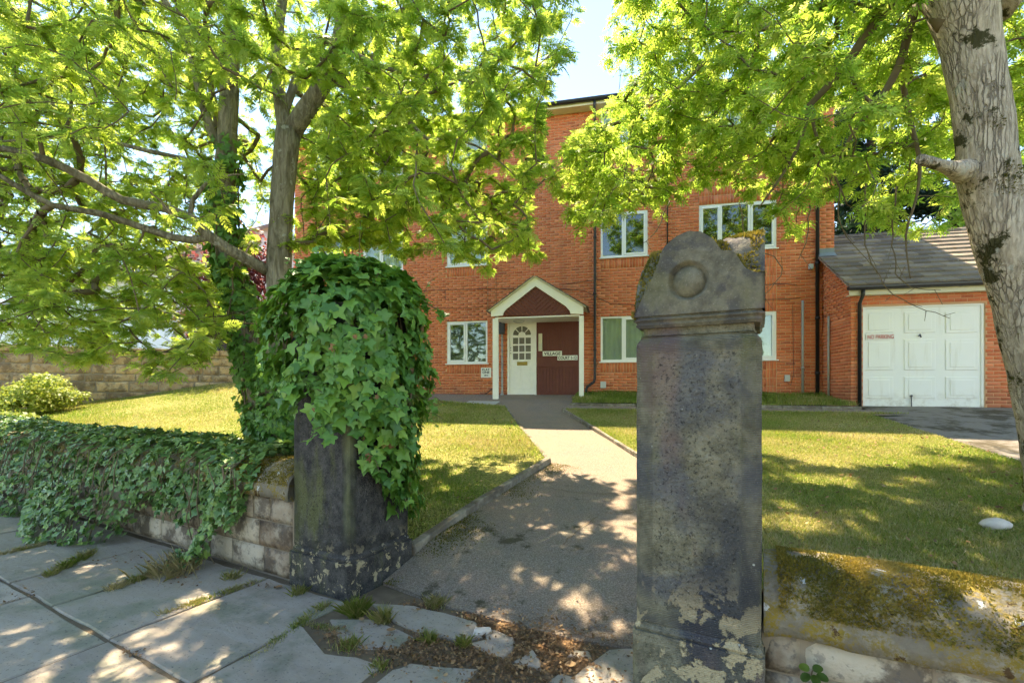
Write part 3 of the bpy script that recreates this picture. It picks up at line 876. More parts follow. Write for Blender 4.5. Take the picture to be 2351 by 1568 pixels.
def cap_stone():
    CZ = 1.745
    q = np.array([0, .06, .14, .22, .23, .28, .36, .45, .55, .64, .70, .77, .81, .865, .93, 1.0])
    h = np.array([.02, .082, .168, .258, .304, .344, .374, .389, .378, .338, .281, .278, .253, .196, .173, .173]) - .02
    N = 84
    uu = np.linspace(0, 1, N + 1)
    fr = np.interp(uu, q, h)
    ker = np.ones(3) / 3; fr2 = fr.copy(); fr2[1:-1] = np.convolve(fr, ker, 'valid')
    vv = np.linspace(0, 1, N + 1)
    side = .395 * np.clip(1 - np.abs((vv - .55) / .45) ** 3.2, 0, 1) ** .8
    Ug, Vg = np.meshgrid(uu, vv)
    F = np.tile(fr2, (N + 1, 1))
    # the rear of the round-topped ridge is worn lower on the left
    S = np.tile(side[:, None], (1, N + 1)) * (.70 + .22 * smooth(.0, .12, Ug) + .08 * smooth(.5, .8, Ug))
    H = np.maximum(F * (1 - .25 * smooth(.05, .8, Vg) * (Ug < .3)), S)
    pts = np.stack([Ug.ravel() * PW, Vg.ravel() * PDp, H.ravel()], 1)
    nse = (sn(pts, 31, 28) * .010 + sn(pts, 32, 70) * .005).reshape(H.shape)
    wt = smooth(.0, .10, Vg)
    H = np.maximum(H + nse * wt, .01)
    V_ = []; F_ = []; mgn = []
    def P3(u, v, z): return W(PU + u * PW, PV + v * PDp, CZ + z)
    for j in range(N + 1):
        for i in range(N + 1):
            V_.append(P3(uu[i], vv[j], H[j, i])); mgn.append(.55)
    idx = lambda j, i: j * (N + 1) + i
    for j in range(N):
        for i in range(N):
            F_.append((idx(j, i), idx(j, i + 1), idx(j + 1, i + 1), idx(j + 1, i)))
    # front with the sunk roundel
    R = 54; rc, zc, rr = .45 * PW, .148, .088
    base = len(V_)
    for k in range(R + 1):
        t = k / R
        for i in range(N + 1):
            z = H[0, i] * t; x = uu[i] * PW
            d = math.hypot(x - rc, z - zc)
            off = 0
            if d < rr: off = .030 * float(smooth(0, .014, rr - d))
            e = min(x, PW - x)
            off += .012 * math.exp(-e / .012)
            off += .0022 * math.sin(x * 61 + z * 40) * math.sin(z * 53)
            V_.append(W(PU + x, PV + off, CZ + z)); mgn.append(.75)
    for k in range(R):
        for i in range(N):
            a = base + k * (N + 1) + i
            F_.append((a, a + 1, a + N + 2, a + N + 1))
    # the other three sides
    def side_strip(ids, pts0):
        b = len(V_)
        for p in pts0: V_.append(p); mgn.append(.6)
        for k in range(len(ids) - 1):
            F_.append((ids[k], b + k, b + k + 1, ids[k + 1]))
    side_strip([idx(j, N) for j in range(N, -1, -1)], [P3(1, vv[j], 0) for j in range(N, -1, -1)])
    side_strip([idx(N, i) for i in range(N + 1)], [P3(uu[i], 1, 0) for i in range(N + 1)])
    side_strip([idx(j, 0) for j in range(N + 1)], [P3(0, vv[j], 0) for j in range(N + 1)])
    o = mk('cap', V_, F_, MAT['pillar_cap'], pr, True)
    at = o.data.attributes.new('margin', 'FLOAT', 'POINT'); at.data.foreach_set('value', mgn)
    m = o.modifiers.new('edge', 'EDGE_SPLIT'); m.split_angle = math.radians(50)
    # roundel boss
    bv, bf, bm = [], [], []
    K = 40
    rings = [0, .3, .6, .8, .93, 1.0]
    for s in rings:
        for k in range(K):
            a = 2 * math.pi * k / K
            x = rc + s * (rr - .016) * math.cos(a); z = zc + s * (rr - .016) * math.sin(a)
            off = .030 - .036 * (1 - s * s) ** .8
            bv.append(W(PU + x, PV + max(off, -.004), CZ + z)); bm.append(.3)
    for r_ in range(len(rings) - 1):
        for k in range(K):
            bf.append((r_ * K + k, r_ * K + (k + 1) % K, (r_ + 1) * K + (k + 1) % K, (r_ + 1) * K + k))
    ro = mk('roundel', bv, bf, MAT['pillar_cap'], o, True)
    at = ro.data.attributes.new('margin', 'FLOAT', 'POINT'); at.data.foreach_set('value', bm)
    # moss cushions on the worn shoulders
    mp = []
    r = np.random.default_rng(77)
    for _ in range(15000):
        i, j = r.integers(1, N), r.integers(1, N)
        u_, v_ = uu[i], vv[j]
        dz = max(abs(H[j, i + 1] - H[j, i - 1]), abs(H[j + 1, i] - H[j - 1, i]))
        ok = (u_ < .30 and F[j, i] - .0 <= H[j, i] + .05 and v_ > .03) or (u_ > .62 and v_ > .06)
        nn = math.sin(u_ * 23 + 1.3 * math.sin(v_ * 17)) + math.sin(v_ * 29 + u_ * 11)
        if ok and nn > -.35:
            mp.append((*P3(u_ + r.uniform(-.006, .006), v_ + r.uniform(-.006, .006), H[j, i]), 0, -.3, 1))
    for _ in range(2600):   # left shoulder outside
        v_ = r.uniform(.0, .9); z_ = r.uniform(.0, .2)
        mp.append((*W(PU - .004, PV + v_ * PDp, CZ + z_ * (H[int(v_ * N), 2] / .2 if H[int(v_ * N), 2] < .2 else 1)), 1, 0, .4))
    return o, np.array(mp)
cap_o, CAP_MOSS = cap_stone()

def tufts(name, P, nrm, length, spread, mat, parent, seed, kind='stuff', blades=1, tints=None, width=.35):
    """short spikes on a surface"""
    r = np.random.default_rng(seed)
    n = len(P)
    d = nrm + r.normal(size=(n, 3)) * spread
    d /= np.linalg.norm(d, axis=1)[:, None]
    L = length * r.uniform(.5, 1.3, n)
    side = np.cross(d, r.normal(size=(n, 3))); side /= np.linalg.norm(side, axis=1)[:, None]
    w = (L * width)[:, None]
    V_ = np.stack([P - side * w, P + side * w, P + d * L[:, None]], 1).reshape(-1, 3)
    F_ = np.arange(3 * n).reshape(n, 3)
    t = tints if tints is not None else r.uniform(0, 1, n)
    return mk_np(name, V_, F_, mat, parent, False, np.repeat(t, 3), kind)
nr = np.array([(n[3] * WU[0] + n[4] * WV[0], n[3] * WU[1] + n[4] * WV[1], n[5]) for n in CAP_MOSS])
nr /= np.linalg.norm(nr, axis=1)[:, None]
tp = CAP_MOSS[:, :3]
tufts('moss', tp, nr, .014, .5, MAT['moss'], pr, 5, tints=np.clip(.45 + .3 * sn(tp, 6, 25) + RNG.uniform(-.2, .2, len(tp)), 0, .98))

# moss on the right coping
def coping_moss(parent, u0, u1, front, back, zlow, ztop, n, seed, thr):
    r = np.random.default_rng(seed)
    u = r.uniform(u0, u1, n); a = np.pi * (1 - r.uniform(.04, .93, n))
    c, w = (front + back) / 2, (back - front) / 2
    v = c + w * np.cos(a) * 1.0; z = zlow + .06 + (ztop - zlow - .06) * np.sin(a) ** .8
    P = np.stack([u, v, z], 1)
    f = .6 * sn(P, seed, 7) + .8 * sn(P, seed + 1, 20) + .5 * sn(P, seed + 3, 48)
    k = r.uniform(-.5, .5, n) < f - thr
    P = P[k]; a = a[k]
    X = np.array([W(*p) for p in P])
    nn = np.stack([np.cos(a) * WV[0], np.cos(a) * WV[1], np.sin(a)], 1)
    t = np.clip(.5 + .25 * sn(P, seed + 2, 9) + .15 * (f[k]) + r.uniform(-.2, .2, len(P)), 0, .97)
    tufts('moss', X, nn, .013, .6, MAT['moss'], parent, seed, tints=t)
coping_moss(wr, 2.5, 6.3, .085, .60, .352, .635, 140000, 51, -.2)
coping_moss(wr, 2.5, 6.3, .083, .60, .352, .635, 70000, 57, .35)
coping_moss(wl, -1.4, -.60, -.03, .5, .60, .86, 11000, 55, -.9)
# ================================================================== BRICKWORK
unit = np_mesh('brick', [(x, y, z) for x in (0, 1) for y in (0, 1) for z in (0, 1)],
               [(0, 1, 3, 2), (4, 6, 7, 5), (0, 4, 5, 1), (2, 3, 7, 6), (0, 2, 6, 4), (1, 5, 7, 3)], MAT['brick'])
BL, BH, JT, CO = .2135, .0635, .0115, .075

def lay_bricks(a0, a1, z0, z1, holes, soldiers, top=None, shift=0.0):
    out = []
    nz = int(math.ceil((z1 - z0) / CO))
    blocks = holes + soldiers
    for r in range(nz):
        zb0 = z0 + r * CO; zb1 = min(zb0 + BH, z1)
        if zb1 - zb0 < .02: continue
        solid = [(a0, a1)]
        for (h0, h1, y0, y1) in blocks:
            if zb0 < y1 - .012 and zb1 > y0 + .012:
                new = []
                for (s0, s1) in solid:
                    if h1 <= s0 or h0 >= s1: new.append((s0, s1)); continue
                    if s0 < h0: new.append((s0, h0 - .004))
                    if s1 > h1: new.append((h1 + .004, s1))
                solid = new
        off = (.1125 if r % 2 else 0) + shift
        for (s0, s1) in solid:
            k = math.floor((s0 - off) / .225)
            while True:
                b0 = max(k * .225 + off, s0); b1 = min(k * .225 + off + BL, s1)
                if b0 >= s1: break
                if b1 - b0 > .025:
                    tz = zb1
                    if top is not None: tz = min(zb1, top((b0 + b1) / 2))
                    if tz - zb0 > .02: out.append((b0, b1, zb0, tz))
                k += 1
    for (h0, h1, y0, y1) in soldiers:
        rows = max(1, round((y1 - y0) / .225)); rh = (y1 - y0) / rows
        n = max(1, round((h1 - h0) / CO)); bw = (h1 - h0) / n
        for rr in range(rows):
            for k in range(n):
                out.append((h0 + k * bw, h0 + (k + 1) * bw - JT, y0 + rr * rh + .004, y0 + (rr + 1) * rh - JT + .004))
    return out

def put_bricks(fr, bricks, parent, pick, nsingle=300, depth=.04):
    order = sorted(range(len(bricks)), key=lambda i: pick(bricks[i]))
    singles = set(order[:nsingle])
    o0 = Vector(fr(0, 0, 0)); ex = Vector(fr(1, 0, 0)) - o0; ey = Vector(fr(0, 1, 0)) - o0
    r = np.random.default_rng(3)
    for i in sorted(singles):
        a0, a1, z0, z1 = bricks[i]
        pr_ = r.uniform(-.002, .002)
        M = Matrix(((ex.x * (a1 - a0), ey.x * depth, 0, 0), (ex.y * (a1 - a0), ey.y * depth, 0, 0), (0, 0, z1 - z0, 0), (0, 0, 0, 1)))
        p = Vector(fr(a0, pr_, z0)); M[0][3], M[1][3], M[2][3] = p
        inst('brick', unit, M, parent)
    rest = [bricks[i] for i in order[nsingle:]]
    if not rest: return
    R = np.array(rest); n = len(R)
    pr_ = r.uniform(-.002, .002, n)
    V_ = np.zeros((n, 8, 3))
    k = 0
    e0 = np.array(o0); EX = np.array(ex); EY = np.array(ey)
    for ai in (0, 1):
        for bi in (0, 1):
            for zi in (2, 3):
                V_[:, k] = e0 + EX * R[:, ai][:, None] + EY * ((pr_ if bi == 0 else pr_ * 0 + depth)[:, None]) + np.stack([R[:, zi] * 0, R[:, zi] * 0, R[:, zi] - e0[2]], 1)
                k += 1
    q = np.array([(0, 4, 5, 1), (0, 1, 3, 2), (4, 6, 7, 5), (0, 2, 6, 4), (1, 5, 7, 3)])
    F_ = (q[None] + (np.arange(n) * 8)[:, None, None]).reshape(-1, 4)
    mk_np('brickwork', V_.reshape(-1, 3), F_, MAT['brick'], parent, kind='stuff')

def backing(fr, a0, a1, z0, z1, holes, parent, nb=.004, reveal=.12, name='wall'):
    m = MB()
    ac = sorted({a0, a1, *[h for H in holes for h in H[:2]]}); zc = sorted({z0, z1, *[h for H in holes for h in H[2:]]})
    for i in range(len(ac) - 1):
        for j in range(len(zc) - 1):
            ca, cz = (ac[i] + ac[i + 1]) / 2, (zc[j] + zc[j + 1]) / 2
            if any(h[0] < ca < h[1] and h[2] < cz < h[3] for h in holes): continue
            m.add([fr(ac[i], nb, zc[j]), fr(ac[i + 1], nb, zc[j]), fr(ac[i + 1], nb, zc[j + 1]), fr(ac[i], nb, zc[j + 1])], [(0, 1, 2, 3)])
    for (h0, h1, y0, y1) in holes:
        for (p, q) in (((h0, y0), (h0, y1)), ((h1, y0), (h1, y1)), ((h0, y0), (h1, y0)), ((h0, y1), (h1, y1))):
            m.add([fr(p[0], nb, p[1]), fr(q[0], nb, q[1]), fr(q[0], reveal, q[1]), fr(p[0], reveal, p[1])], [(0, 1, 2, 3)])
    return m.obj(name, MAT['mortar'], parent)

# ================================================================== THE BRICK BUILDING
TL, TR = -7.2, 7.71
ZB, ZT = 1.05, 8.95
bld = empty('apartment_building', B(0, 4, 1.2), 'three-storey red brick apartment block with white windows behind the trees', 'building')
cols = {'a': (tb(833), tb(925), 2), 'b': (tb(1026), tb(1119), 2), 'c': (tb(1379), tb(1487), 2), 'd': (tb(1605), tb(1783), 3), 'z': (-6.55, -5.55, 2)}
FL = 2.78
wins = []
for key, (a, b, n) in cols.items():
    for f in range(3):
        z0 = 2.165 + FL * f; z1 = 3.375 + FL * f - (.06 if f == 2 else 0)
        wins.append((key, f, a, b, z0, z1, n))
DOOR = (tb(1165), tb(1231.5), 1.27, zb(1198, 731))
PANEL = (tb(1231.5), tb(1330), 1.22, zb(1280, 728))
holes = [(w[2], w[3], w[4], w[5]) for w in wins] + [(DOOR[0], PANEL[1], 1.2, DOOR[3])]
sold = []
for (key, f, a, b, z0, z1, n) in wins:
    if key == 'd':
        sold.append((a, b, (1.29 if f == 0 else 3.375 + FL * (f - 1)), z0 - .03))
    else:
        sold.append((a, b, z0 - .225 - .03, z0 - .03))
sold = [(a, b, ZB + math.floor((y0 - ZB) / CO + .001) * CO if y1 - y0 < .5 else y0, y1) for a, b, y0, y1 in sold]
wall = backing(B, TL, TR, ZB, ZT, holes, bld)
br = lay_bricks(TL, TR, ZB, ZT, holes, sold)
def near_right(b):
    t, z = (b[0] + b[1]) / 2, (b[2] + b[3]) / 2
    x, y, _ = B(t, 0)
    px = CX + x / y * FPX
    vis = 1762 < px < 1912 and 1.3 < z < 5.6
    return (0 if vis else 100) + math.sqrt(x * x + y * y + (z - EYE) ** 2)
put_bricks(B, br, wall, near_right)
# the rest of the body: end walls and back in brick, seen only from other sides
def far_brick():
    t = NT('far_brick')
    bt = t.n('ShaderNodeTexBrick'); t.put(bt.inputs[0], t.mapping(t.pos(), (1, 1, 1), (math.radians(90), 0, 0)))
    bt.inputs['Color1'].default_value = (.40, .115, .052, 1); bt.inputs['Color2'].default_value = (.33, .09, .04, 1); bt.inputs['Mortar'].default_value = (.5, .39, .28, 1)
    bt.inputs['Scale'].default_value = 1; bt.inputs['Brick Width'].default_value = .225; bt.inputs['Row Height'].default_value = .075; bt.inputs['Mortar Size'].default_value = .006
    return t.done(t.bsdf(bt.outputs[0], .9, .15))
MAT['far_brick'] = far_brick()
m = MB()
m.add([B(TR, .011, ZB), B(TR, 9, ZB), B(TR, 9, ZT), B(TR, 4.5, ZT + 2.7), B(TR, .011, ZT)], [(0, 1, 2, 3, 4)])
m.add([B(TL, .011, ZB), B(TL, 9, ZB), B(TL, 9, ZT), B(TL, 4.5, ZT + 2.7), B(TL, .011, ZT)], [(4, 3, 2, 1, 0)])
m.add([B(TL, 9, ZB), B(TR, 9, ZB), B(TR, 9, ZT), B(TL, 9, ZT)], [(0, 1, 2, 3)])
m.obj('end_wall', MAT['far_brick'], bld)
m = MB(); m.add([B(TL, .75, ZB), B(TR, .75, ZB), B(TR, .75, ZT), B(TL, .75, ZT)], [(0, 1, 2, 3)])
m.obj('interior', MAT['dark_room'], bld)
# roof, soffit, fascia, gutter
rf = MB()
def slope(n): return ZT + .12 + .62 * (n + .35)
rf.prism([B(TL - .2, -.35, slope(-.35) - .04), B(TR + .18, -.35, slope(-.35) - .04), B(TR + .18, 4.5, slope(4.5) - .04), B(TL - .2, 4.5, slope(4.5) - .04)],
         [B(TL - .2, -.35, slope(-.35)), B(TR + .18, -.35, slope(-.35)), B(TR + .18, 4.5, slope(4.5)), B(TL - .2, 4.5, slope(4.5))])
rf.prism([B(TL - .2, 9.35, slope(-.35) - .04), B(TR + .18, 9.35, slope(-.35) - .04), B(TR + .18, 4.51, slope(4.5) - .04), B(TL - .2, 4.51, slope(4.5) - .04)],
         [B(TL - .2, 9.35, slope(-.35)), B(TR + .18, 9.35, slope(-.35)), B(TR + .18, 4.51, slope(4.5)), B(TL - .2, 4.51, slope(4.5))])
roof = rf.obj('roof', MAT['house_roof'], bld)
m = MB(); m.box(B, TL - .15, TR + .15, -.30, -.005, ZT - .03, ZT); m.obj('soffit', MAT['cream_paint'], roof)
m = MB(); m.box(B, TL - .15, TR + .15, -.325, -.302, ZT - .05, ZT + .10); m.obj('fascia', MAT['cream_paint'], roof)
m = MB()
gp = [(-.33, .08), (-.335, .04), (-.36, .012), (-.395, .005), (-.43, .02), (-.445, .05), (-.447, .085)]
m.prism([B(TL - .2, n, ZT + z) for n, z in gp], [B(TR + .2, n, ZT + z) for n, z in gp]); m.obj('gutter', MAT['black_plastic'], roof)

def window(key, f, a, b, z0, z1, n):
    fo = MB(); fw = .052
    n0, n1 = .02, .085
    fo.box(B, a, b, n0, n1, z0, z0 + fw); fo.box(B, a, b, n0, n1, z1 - fw, z1)
    fo.box(B, a, a + fw, n0, n1, z0 + fw, z1 - fw); fo.box(B, b - fw, b, n0, n1, z0 + fw, z1 - fw)
    if n == 2: cuts = [a, a + (b - a) * .48, b]
    else: cuts = [a, a + (b - a) * .29, a + (b - a) * .66, b]
    for c in cuts[1:-1]: fo.box(B, c - .03, c + .03, n0, n1, z0 + fw, z1 - fw)
    w = fo.obj('window', MAT['upvc'], bld, bevel=.004)
    s = MB(); s.box(B, a - .04, b + .04, -.045, .03, z0 - .028, z0 - .002); s.obj('sill', MAT['upvc'], w, bevel=.004)
    case = {2: {'a': [0], 'b': [0], 'c': [1], 'z': [0]}.get(key, [0]), 3: [0, 2]}[n]
    for i in range(n):
        p0 = cuts[i] + (fw if i == 0 else .03); p1 = cuts[i + 1] - (fw if i == n - 1 else .03)
        if i in case:
            c = MB(); k = .045; q0, q1, y0, y1 = p0 + .002, p1 - .002, z0 + fw + .002, z1 - fw - .002
            tilt = .0
            c.box(B, q0, q1, .004, .06, y0, y0 + k); c.box(B, q0, q1, .004, .06, y1 - k, y1)
            c.box(B, q0, q0 + k, .004, .06, y0 + k, y1 - k); c.box(B, q1 - k, q1, .004, .06, y0 + k, y1 - k)
            c.obj('casement', MAT['upvc'], w, bevel=.004)
            pa = (q0 + k, q1 - k, y0 + k, y1 - k)
        else:
            pa = (p0, p1, z0 + fw, z1 - fw)
        g = MB(); g.box(B, pa[0] - .004, pa[1] + .004, .040, .048, pa[2] - .004, pa[3] + .004)
        # each pane sits a hair out of true
        g.obj('pane', MAT['glass'], w)
    if f == 0 and key in ('b', 'a'):
        bl = MB(); ns = 30
        for k in range(ns):
            zc = z0 + .08 + (z1 - z0 - .14) * k / ns
            bl.add([B(a + .06, .070, zc - .004), B(b - .06, .070, zc - .004), B(b - .06, .092, zc + .014), B(a + .06, .092, zc + .014)], [(0, 1, 2, 3)])
        bl.obj('blind', MAT['blind'], w)
    elif (f == 0 and key in ('c', 'd')) or (f == 1 and key in ('a', 'b')) or f == 2:
        cu = MB(); N = 60
        zc1 = z1 if f < 2 else z1
        for k in range(N):
            x0 = a + .03 + (b - a - .06) * k / N; x1 = a + .03 + (b - a - .06) * (k + 1) / N
            d0 = .085 + .010 * math.sin(k * .9); d1 = .085 + .010 * math.sin((k + 1) * .9)
            cu.add([B(x0, d0, z0), B(x1, d1, z0), B(x1, d1, z1), B(x0, d0, z1)], [(0, 1, 2, 3)])
        cu.obj('curtain', MAT['curtain'], w, True)
for w in wins: window(*w)

# door and boarded side panel in the porch
df = MB()
d0, d1, dz0, dz1 = DOOR
df.box(B, d0, d0 + .055, -.01, .09, dz0, dz1); df.box(B, d1 - .055, d1, -.01, .09, dz0, dz1); df.box(B, d0 + .055, d1 - .055, -.01, .09, dz1 - .06, dz1)
df.box(B, d0, d1, -.05, .09, dz0 - .09, dz0 - .002)
door = df.obj('door', MAT['white_paint'], bld, bevel=.004)
l0, l1, lz0, lz1 = d0 + .058, d1 - .058, dz0 + .012, dz1 - .063
m = MB(); m.box(B, l0, l1, .02, .062, lz0, lz1); m.obj('door_leaf', MAT['white_paint'], door, bevel=.003)
lw, lh = l1 - l0, lz1 - lz0
def dpane(pts):
    m = MB(); m.prism([B(l0 + x * lw, .021, lz0 + z * lh) for x, z in pts], [B(l0 + x * lw, .0165, lz0 + z * lh) for x, z in pts]); m.obj('pane', MAT['door_glass'], door)
t_ = NT('door_glass'); MAT['door_glass'] = t_.done(t_.bsdf(t_.mix(t_.noise(3), (.10, .09, .065), (.17, .155, .115)), .25, .5))
for r in range(3):
    for c in range(3):
        x0 = .14 + c * .255; z0 = .475 + r * .105
        dpane([(x0, z0), (x0 + .205, z0), (x0 + .205, z0 + .085), (x0, z0 + .085)])
for k in range(4):
    a0 = math.pi * (k + .08) / 4; a1 = math.pi * (k + .92) / 4
    cx, cz, ro, ri = .5, .80, .365, .15
    sx, sz = 1.0, lw / lh
    pts = [(cx - ri * math.cos(a), cz + ri * math.sin(a) * sz) for a in (a0, (a0 + a1) / 2, a1)] + [(cx - ro * math.cos(a), cz + ro * math.sin(a) * sz) for a in (a1, (2 * a1 + a0) / 3, (a1 + 2 * a0) / 3, a0)]
    dpane(pts)
for c in range(2):
    m = MB(); x0 = l0 + lw * (.14 + c * .40); x1 = x0 + lw * .32; z0 = lz0 + lh * .075; z1 = lz0 + lh * .37
    m.box(B, x0, x1, .012, .021, z0, z1); m.obj('door_panel', MAT['white_paint'], door, bevel=.006)
m = MB(); m.box(B, l0 + lw * .30, l0 + lw * .72, .008, .021, lz0 + lh * .395, lz0 + lh * .445); m.box(B, l0 + lw * .36, l0 + lw * .66, .004, .012, lz0 + lh * .408, lz0 + lh * .432); m.obj('letter_box', MAT['brass'], door, bevel=.002)
m = MB()
for zz in (.56, .60, .635): m.tube([B(l0 + .035, -.004, lz0 + lh * zz), B(l0 + .035, .022, lz0 + lh * zz)], .012, 8)
m.obj('lock', MAT['letter_black'], door)
pb = MB(); pb.box(B, PANEL[0] + .004, PANEL[1], .03, .08, PANEL[2], dz1); panel = pb.obj('side_panel', MAT['brown_board'], bld)
zs = [PANEL[2] + .01, zb(1280, 842), zb(1280, 819), dz1 - .005]
nb_ = 13; bw = (PANEL[1] - PANEL[0] - .01) / nb_
for (za, zc) in ((zs[0], zs[1] - .004), (zs[2] + .004, zs[3])):
    for k in range(nb_):
        m = MB(); m.box(B, PANEL[0] + .006 + k * bw + .0025, PANEL[0] + .006 + (k + 1) * bw - .0025, .012 + random.uniform(0, .003), .032, za, zc); m.obj('board', MAT['brown_board'], panel, bevel=.003)
m = MB(); m.box(B, PANEL[0] + .006, PANEL[1] - .004, .006, .032, zs[1], zs[2]); m.obj('board', MAT['brown_board'], panel, bevel=.003)

# porch
PN = -.95
def zp(zx, zy, n=PN):
    px, py = (1500 + zx / 2.612) / 1.633, (1000 + zy / 2.612) / 1.633
    return tb(px, n), zb(px, py, n)
gl = [zp(*q) for q in ((890, 430), (1320, 105), (1325, 190), (1040, 415), (1014, 445), (1005, 478), (890, 488))]
gr = [zp(*q) for q in ((1320, 105), (1795, 388), (1795, 465), (1668, 460), (1660, 430), (1620, 385), (1325, 190))]
m = MB()
for g in (gl, gr): m.prism([B(t, PN, z) for t, z in g], [B(t, PN + .04, z) for t, z in g])
eL, eR, ap = gl[0], gr[1], gl[1]
porch = m.obj('porch', MAT['white_paint'], bld, bevel=.005)
def clip(poly, nx, ny, c):      # keep nx*x+ny*y >= c
    out = []
    for i, p in enumerate(poly):
        q = poly[(i + 1) % len(poly)]
        dp, dq = nx * p[0] + ny * p[1] - c, nx * q[0] + ny * q[1] - c
        if dp >= 0: out.append(p)
        if dp * dq < 0:
            s = dp / (dp - dq); out.append((p[0] + (q[0] - p[0]) * s, p[1] + (q[1] - p[1]) * s))
    return out
mid = gl[2]; bot = zp(1325, 474)
TLp = [zp(*q) for q in ((1000, 474), (1010, 440), (1035, 410))] + [(mid[0], mid[1] + .03), (mid[0], bot[1])]
TRp = [(mid[0], bot[1]), (mid[0], mid[1] + .03)] + [zp(*q) for q in ((1625, 380), (1668, 440), (1672, 470))]
for poly, s in ((TLp, 1), (TRp, -1)):
    nxx, nyy = .66 * s, .75
    cs = [nxx * p[0] + nyy * p[1] for p in poly]
    c = min(cs)
    while c < max(cs):
        q = clip(clip(poly, nxx, nyy, c + .003), -nxx, -nyy, -(c + .085))
        if len(q) > 2:
            mm = MB(); mm.prism([B(t, PN + .05, z) for t, z in q], [B(t, PN + .065, z) for t, z in q]); mm.obj('gable_board', MAT['brown_board'], porch)
        c += .09
m = MB()      # ceiling and beam
m.box(B, eL[0] + .1, eR[0] - .1, PN + .05, -.004, bot[1] - .05, bot[1] - .02); m.obj('porch_ceiling', MAT['white_paint'], porch)
for (x0, x1) in ((905, 958), (1752, 1798)):
    t0, t1 = zp(x0, 500)[0], zp(x1, 500)[0]
    mm = MB(); X, Y, _ = B(t0, PN); mm.box(B, t0, t1, PN + .006, PN + .10, zg(X, Y) + .0, bot[1] - .052); mm.obj('post', MAT['white_paint'], porch, bevel=.004)
m = MB()
for s, e in ((-1, eL), (1, eR)):
    d = np.array((e[0] - ap[0], e[1] - ap[1])); L = np.linalg.norm(d); d /= L; nn = np.array((-d[1], d[0])) * s
    if nn[1] < 0: nn = -nn
    a0 = np.array(ap) + nn * .006; a1 = np.array(e) + d * .06 + nn * .006
    m.prism([B(*q) if False else B(q[0], PN - .05, q[1]) for q in (a0, a1, a1 + nn * .02, a0 + nn * .02)], [B(q[0], -.002, q[1]) for q in (a0, a1, a1 + nn * .02, a0 + nn * .02)])
    for r in range(6):
        for c in range(4):
            s0 = np.array(ap) + nn * .028 + d * (L + .08) * r / 6; s1 = s0 + d * (L + .08) / 6 * 1.12 + nn * 0; s0b = s0 - nn * 0 + nn * .0
            n0 = PN - .07 + c * .25 + random.uniform(0, .006); n1 = min(n0 + .24, -.004)
            up = .018
            mm = MB(); q4 = (s0, s1 + nn * up, s1 + nn * (up + .014), s0 + nn * .014)
            mm.prism([B(q[0], n0, q[1]) for q in q4], [B(q[0], n1, q[1]) for q in q4]); mm.obj('roof_tile', MAT['roof_tile'], porch)
m.obj('roof_deck', MAT['cream_paint'], porch)
tl, zl = zp(1160, 492, -.5)
m = MB(); rings = [(.16, 0), (.15, -.035), (.10, -.06), (.0, -.066)]
K = 16; vv_ = [B(tl + r * math.cos(2 * math.pi * k / K), -.45 + r * .7 * math.sin(2 * math.pi * k / K), bot[1] - .052 + z) for r, z in rings for k in range(K)]
m.add(vv_, [(i * K + k, i * K + (k + 1) % K, (i + 1) * K + (k + 1) % K, (i + 1) * K + k) for i in range(3) for k in range(K)]); m.obj('ceiling_lamp', MAT['grey_plastic'], porch, True)
# meter box, conduit, intercom, junction boxes
def pbox(name, px0, px1, py0, py1, dep, mat, bev=.012, n=-.002):
    m = MB(); pm = (px0 + px1) / 2
    m.box(B, tb(px0), tb(px1), n - dep, n, zb(pm, py1), zb(pm, py0)); return m.obj(name, mat, bld, bevel=bev)
pbox('meter_box', 1145, 1160, 740, 768, .12, MAT['dark_box'], .03)
m = MB(); m.tube([B(tb(1154), -.05, zb(1154, 768)), B(tb(1154), -.05, zb(1154, 903)), B(tb(1154), -.07, zb(1154, 908))], [.028, .028, .06], 10); m.tube([B(tb(1154), -.07, zb(1154, 903)), B(tb(1154), -.07, 1.22)], [.04, .075], 10); m.obj('conduit', MAT['conduit'], bld, True)
ic = pbox('intercom', 1236.5, 1245, 766, 806, .03, MAT['cream_paint'], .004, .006)
m = MB()
for k in range(10):
    for c in range(2):
        t0 = tb(1238.3) + c * .045; z0 = zb(1240, 803.5) + k * .018
        m.box(B, t0, t0 + .03, -.030, -.025, z0, z0 + .011)
m.obj('buttons', MAT['grey_plastic'], ic)
pbox('junction_box', 1378.5, 1391.5, 876, 891, .07, MAT['grey_plastic'])
pbox('junction_box', 1800, 1812, 861, 876, .07, MAT['grey_plastic'])
pbox('junction_box', 974, 985, 874, 890, .07, MAT['grey_plastic'])
pbox('junction_box', 1855, 1866, 607, 619, .06, MAT['grey_plastic'])
def pipe(name, pts, r, mat, brackets=True, k=10):
    m = MB(); m.tube(pts, r, k)
    if brackets:
        for i in range(len(pts) - 1):
            a, b = Vector(pts[i]), Vector(pts[i + 1])
            if abs(b.z - a.z) > 1.5:
                nn = int(abs(b.z - a.z) / 1.4)
                for q in range(1, nn + 1):
                    p = a + (b - a) * (q / (nn + .5)); m.tube([p - Vector((0, 0, .03)), p + Vector((0, 0, .03))], r * 1.28, k)
    return m.obj(name, mat, bld, True)
def bp(px, py, n=-.06): return B(tb(px, n), n, zb(px, py, n))
T1 = tb(1366)
pipe('downpipe', [B(T1, -.38, ZT + .02), B(T1, -.36, ZT - .12), B(T1, -.07, ZT - .45), B(T1, -.07, zb(1366, 868)), B(T1 - .03, -.075, zb(1366, 877)), B(T1 - .20, -.09, zb(1366, 888)), B(T1 - .23, -.09, zb(1366, 893)), B(T1 - .23, -.09, 1.2)], .036, MAT['black_plastic'])
T2 = tb(1874)
